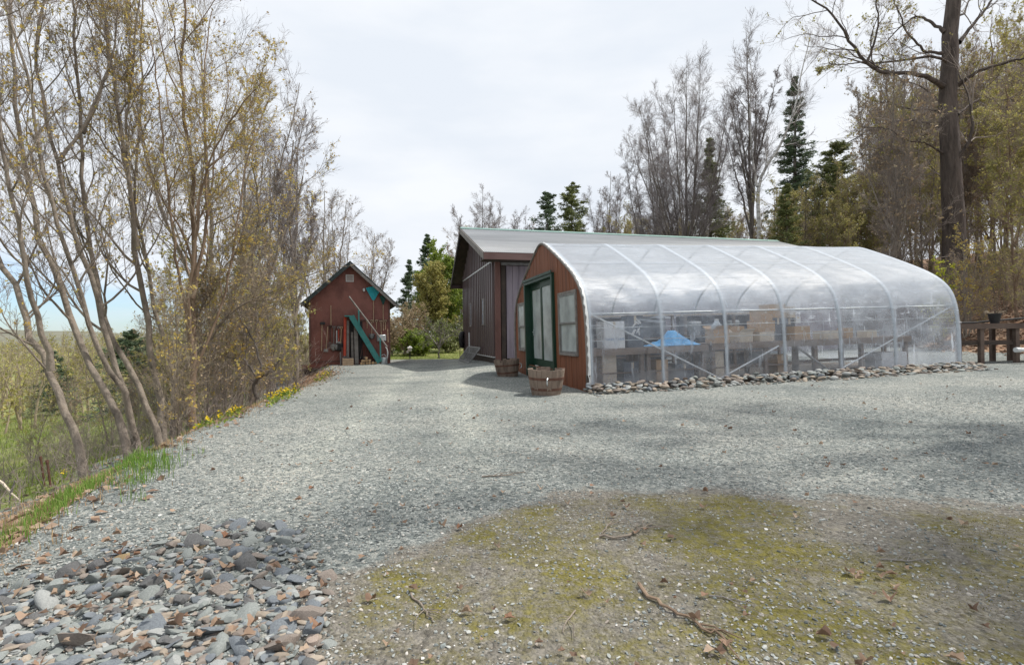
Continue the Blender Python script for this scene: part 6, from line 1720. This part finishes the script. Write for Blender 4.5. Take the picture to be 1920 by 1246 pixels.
# stones heaped along the foot of the film wall
pts = []; tries = 0
while len(pts) < 300 and tries < 30000:
    tries += 1
    x = rg.uniform(-.12, GLEN + .25); y = -rg.triangular(.03, .62 if x > 1.2 else .55, .12)
    r = rg.uniform(.055, .105)
    top = max(0, .17 * (1 - (-y) / .60)); lay = rg.random()
    if all((x - q[0]) ** 2 + (y - q[1]) ** 2 > ((r + q[2]) * .52) ** 2 for q in pts): pts.append((x, y, r, top))
P = []
pts.sort(key=lambda q: -q[2] / (12 + q[0]))
for qi, (x, y, r, top) in enumerate(pts):
    if qi >= 118:
        p = to_world(x, y); P.append((p.x, p.y, gz(p.x, p.y) + top + r * .25, r)); continue
    p = to_world(x, y); cn = rg.choice(['green grey', 'green grey', 'pale grey', 'tan', 'tan', 'pinkish buff', 'slate blue', 'brown grey', 'brown grey', 'dark grey'])
    sn = rg.choice(['flat', 'rounded', 'angular', 'flat'])
    bay = ['first', 'second', 'third', 'fourth', 'fifth', 'last'][min(5, int(max(0, x) / 1.72))]
    row = 'against the film' if y > -.2 else 'middle of the row' if y > -.38 else 'on the gravel side'
    stone(p.x, p.y, gz(p.x, p.y) + top + r * .25, r, '%s %s stone below the %s greenhouse bay, %s' % (cn, sn, bay, row), 'stones along the foot of the greenhouse', cn, sn, .25)
for _ in range(420):
    x = rg.uniform(-.15, GLEN + .3); y = -rg.uniform(.02, .7); top = max(0, .13 * (1 - (-y) / .60)); p = to_world(x, y); r = rg.uniform(.03, .06); P.append((p.x, p.y, gz(p.x, p.y) + top * rg.random() + r * .2, r))
mass('edging_stones', 'small %s stones filling the row at the greenhouse foot', P, ['green grey', 'tan', 'brown grey', 'pale grey'], 4)

# ------------------------------------------------------------------ sticks, flowers, posts
def stick(label, pts, r, seed, mat='bark', twigs=3, name='stick'):
    rgs = random.Random(seed); W_ = [ground_px(*p) for p in pts]; b = W_[0].copy()
    P = []
    for a, c in zip(W_, W_[1:]):
        for q in range(4):
            v = a.lerp(c, q / 4); P.append(v - b + Vector((rgs.gauss(0, r * .8), rgs.gauss(0, r * .8), r * 1.1 + rgs.uniform(0, r))))
    P.append(W_[-1] - b + Vector((0, 0, r)))
    n = len(P); mb = MB(); mb.tube(P, [r * (1 - .6 * i / n) for i in range(n)], 6)
    t = thing(name, label, 'stick', b); mb.build('stem', M[mat], t, True)
    for q in range(twigs):
        i = rgs.randrange(2, n - 1); d = (P[min(i + 1, n - 1)] - P[i - 1]).normalized(); sd = Vector((-d.y, d.x, 0)) * rgs.choice([-1, 1])
        L_ = rgs.uniform(.05, .12); mb = MB(); mb.tube([P[i], P[i] + (d + sd) * L_ * .5 + Vector((0, 0, .01)), P[i] + (d * 1.3 + sd * .8) * L_ + Vector((0, 0, .004))], [r * .5, r * .4, r * .2], 5); mb.build('side_twig', M[mat], t)
stick('longest dark stick lying on the mossy gravel at lower right', [(1195, 1105), (1240, 1140), (1290, 1165), (1330, 1192), (1372, 1212)], .009, 1, 'barkred')
stick('dark stick on the moss below the gravel edge at centre', [(1118, 1008), (1165, 1012), (1205, 996), (1222, 985)], .009, 2, 'bark')
stick('thin bent twig left of centre on the mossy gravel', [(770, 1118), (795, 1148), (812, 1172)], .005, 3)
stick('thin twig pointing up beside the dark central stick', [(1128, 1003), (1140, 985), (1152, 975)], .005, 4)
stick('pale twig on the right part of the moss', [(1330, 1118), (1380, 1128), (1415, 1140)], .004, 5, 'greywood')
stick('straw coloured twig near the right frame edge', [(1650, 1050), (1700, 1056), (1760, 1048)], .004, 6, 'greywood')
stick('curved twig crossing the stone pile at lower left', [(72, 1246), (78, 1190), (110, 1150), (150, 1130)], .006, 7, 'greywood', 1)
stick('long thin twig across the near stones at lower left', [(160, 1240), (205, 1205), (255, 1180), (330, 1160)], .006, 8, 'barkred', 2)
stick('small dark twig on the gravel in front of the moss', [(905, 895), (945, 893), (985, 886)], .007, 9)
stick('short twig on the gravel at the centre left', [(1080, 1150), (1060, 1175), (1055, 1190)], .004, 10)
# bleached branch at the left edge
t = thing('bleached_branch', 'bleached forked branch lying at the left frame edge', 'branch', ground_px(20, 945))
b = Vector(t.location)
def l3(px, py, Y=None): return at(px, py, Y or b.y) - b
MB().tube([l3(18, 948), l3(20, 925), l3(28, 900)], [.012, .016, .008], 7).build('upright_fork', M['greywood'], t, True)
MB().tube([l3(-20, 890), l3(5, 905), l3(22, 925), l3(38, 938)], [.02, .018, .014, .008], 7).build('main_stem', M['cardlight'], t, True)
# rusty stakes
for px, lab in ((84, 'rusty brown stake leaning left on the bank, left of the pair'), (95, 'rusty brown stake on the bank, right of the pair')):
    b = ground_px(px, 912); t = thing('stake', lab, 'stake', b, (0, R(-8), 0), 'old stakes on the left bank')
    h_ = 49 / 960 * b.y * (1.15 if px < 90 else 1)
    MB().tube([(0, 0, -.1), (0, 0, h_)], .016, 6).build('shaft', M['hooprust'], t, jitter=.003); MB().lathe([(.016, h_ - .06), (.022, h_ - .03), (.02, h_ + .012)], 7).build('frayed_top', M['hooprust'], t)
# flowers
def flowers(label, px0, px1, py0, py1, n, seed):
    rgf = np.random.default_rng(seed); c = ground_px((px0 + px1) / 2, (py0 + py1) / 2)
    t = thing('flower_clump', label, 'flowers', c, (0, 0, 0), 'yellow flowers along the drive edge')
    G = [ground_px(rgf.uniform(px0, px1), 0) if 0 else ground_px(x, np.interp(x, [px0, px1], [py1, py0]) + rgf.normal() * 5) for x in rgf.uniform(px0, px1, n)]
    P = np.array([tuple(g - c) for g in G]) ; h = rgf.uniform(.05, .17, n)
    top = P + np.stack([rgf.normal(size=n) * .02, rgf.normal(size=n) * .02, h], -1)
    PP = np.stack([P - [0, 0, .02], (P + top) / 2, top], 1); V, F = tubes([(PP, np.full((n, 3), .003), 3)])
    link('stems', np_mesh('stems', V, F), M['grass'], t)
    Cp = np.repeat(top, 5, 0) + rgf.normal(size=(n * 5, 3)) * .012; V, F = quads(rgf, Cp, .014, 1, rgf.normal(size=Cp.shape) * [1, 1, .4], .8)
    link('blossoms', np_mesh('blossoms', V, F), M['petal'], t)
    Cp = np.repeat(P, 4, 0) + rgf.normal(size=(n * 4, 3)) * [.05, .05, .02] + [0, 0, .035]; V, F = quads(rgf, Cp, .04, 1, None, .4)
    link('foliage', np_mesh('foliage', V, F), M['leafgreen'], t)
flowers('largest clump of yellow flowers on the drive edge below the golden tree', 366, 455, 768, 800, 95, 1)
flowers('clump of yellow flowers on the drive edge between the crooked tree and the shed', 500, 560, 733, 755, 60, 2)
flowers('small patch of yellow flowers at the plank steps of the shed', 592, 622, 699, 712, 30, 3)
flowers('few yellow flowers in the straw mound on the bank', 252, 275, 828, 840, 12, 4)
flowers('pair of yellow flowers by the stakes at the left edge', 118, 128, 893, 897, 5, 5)
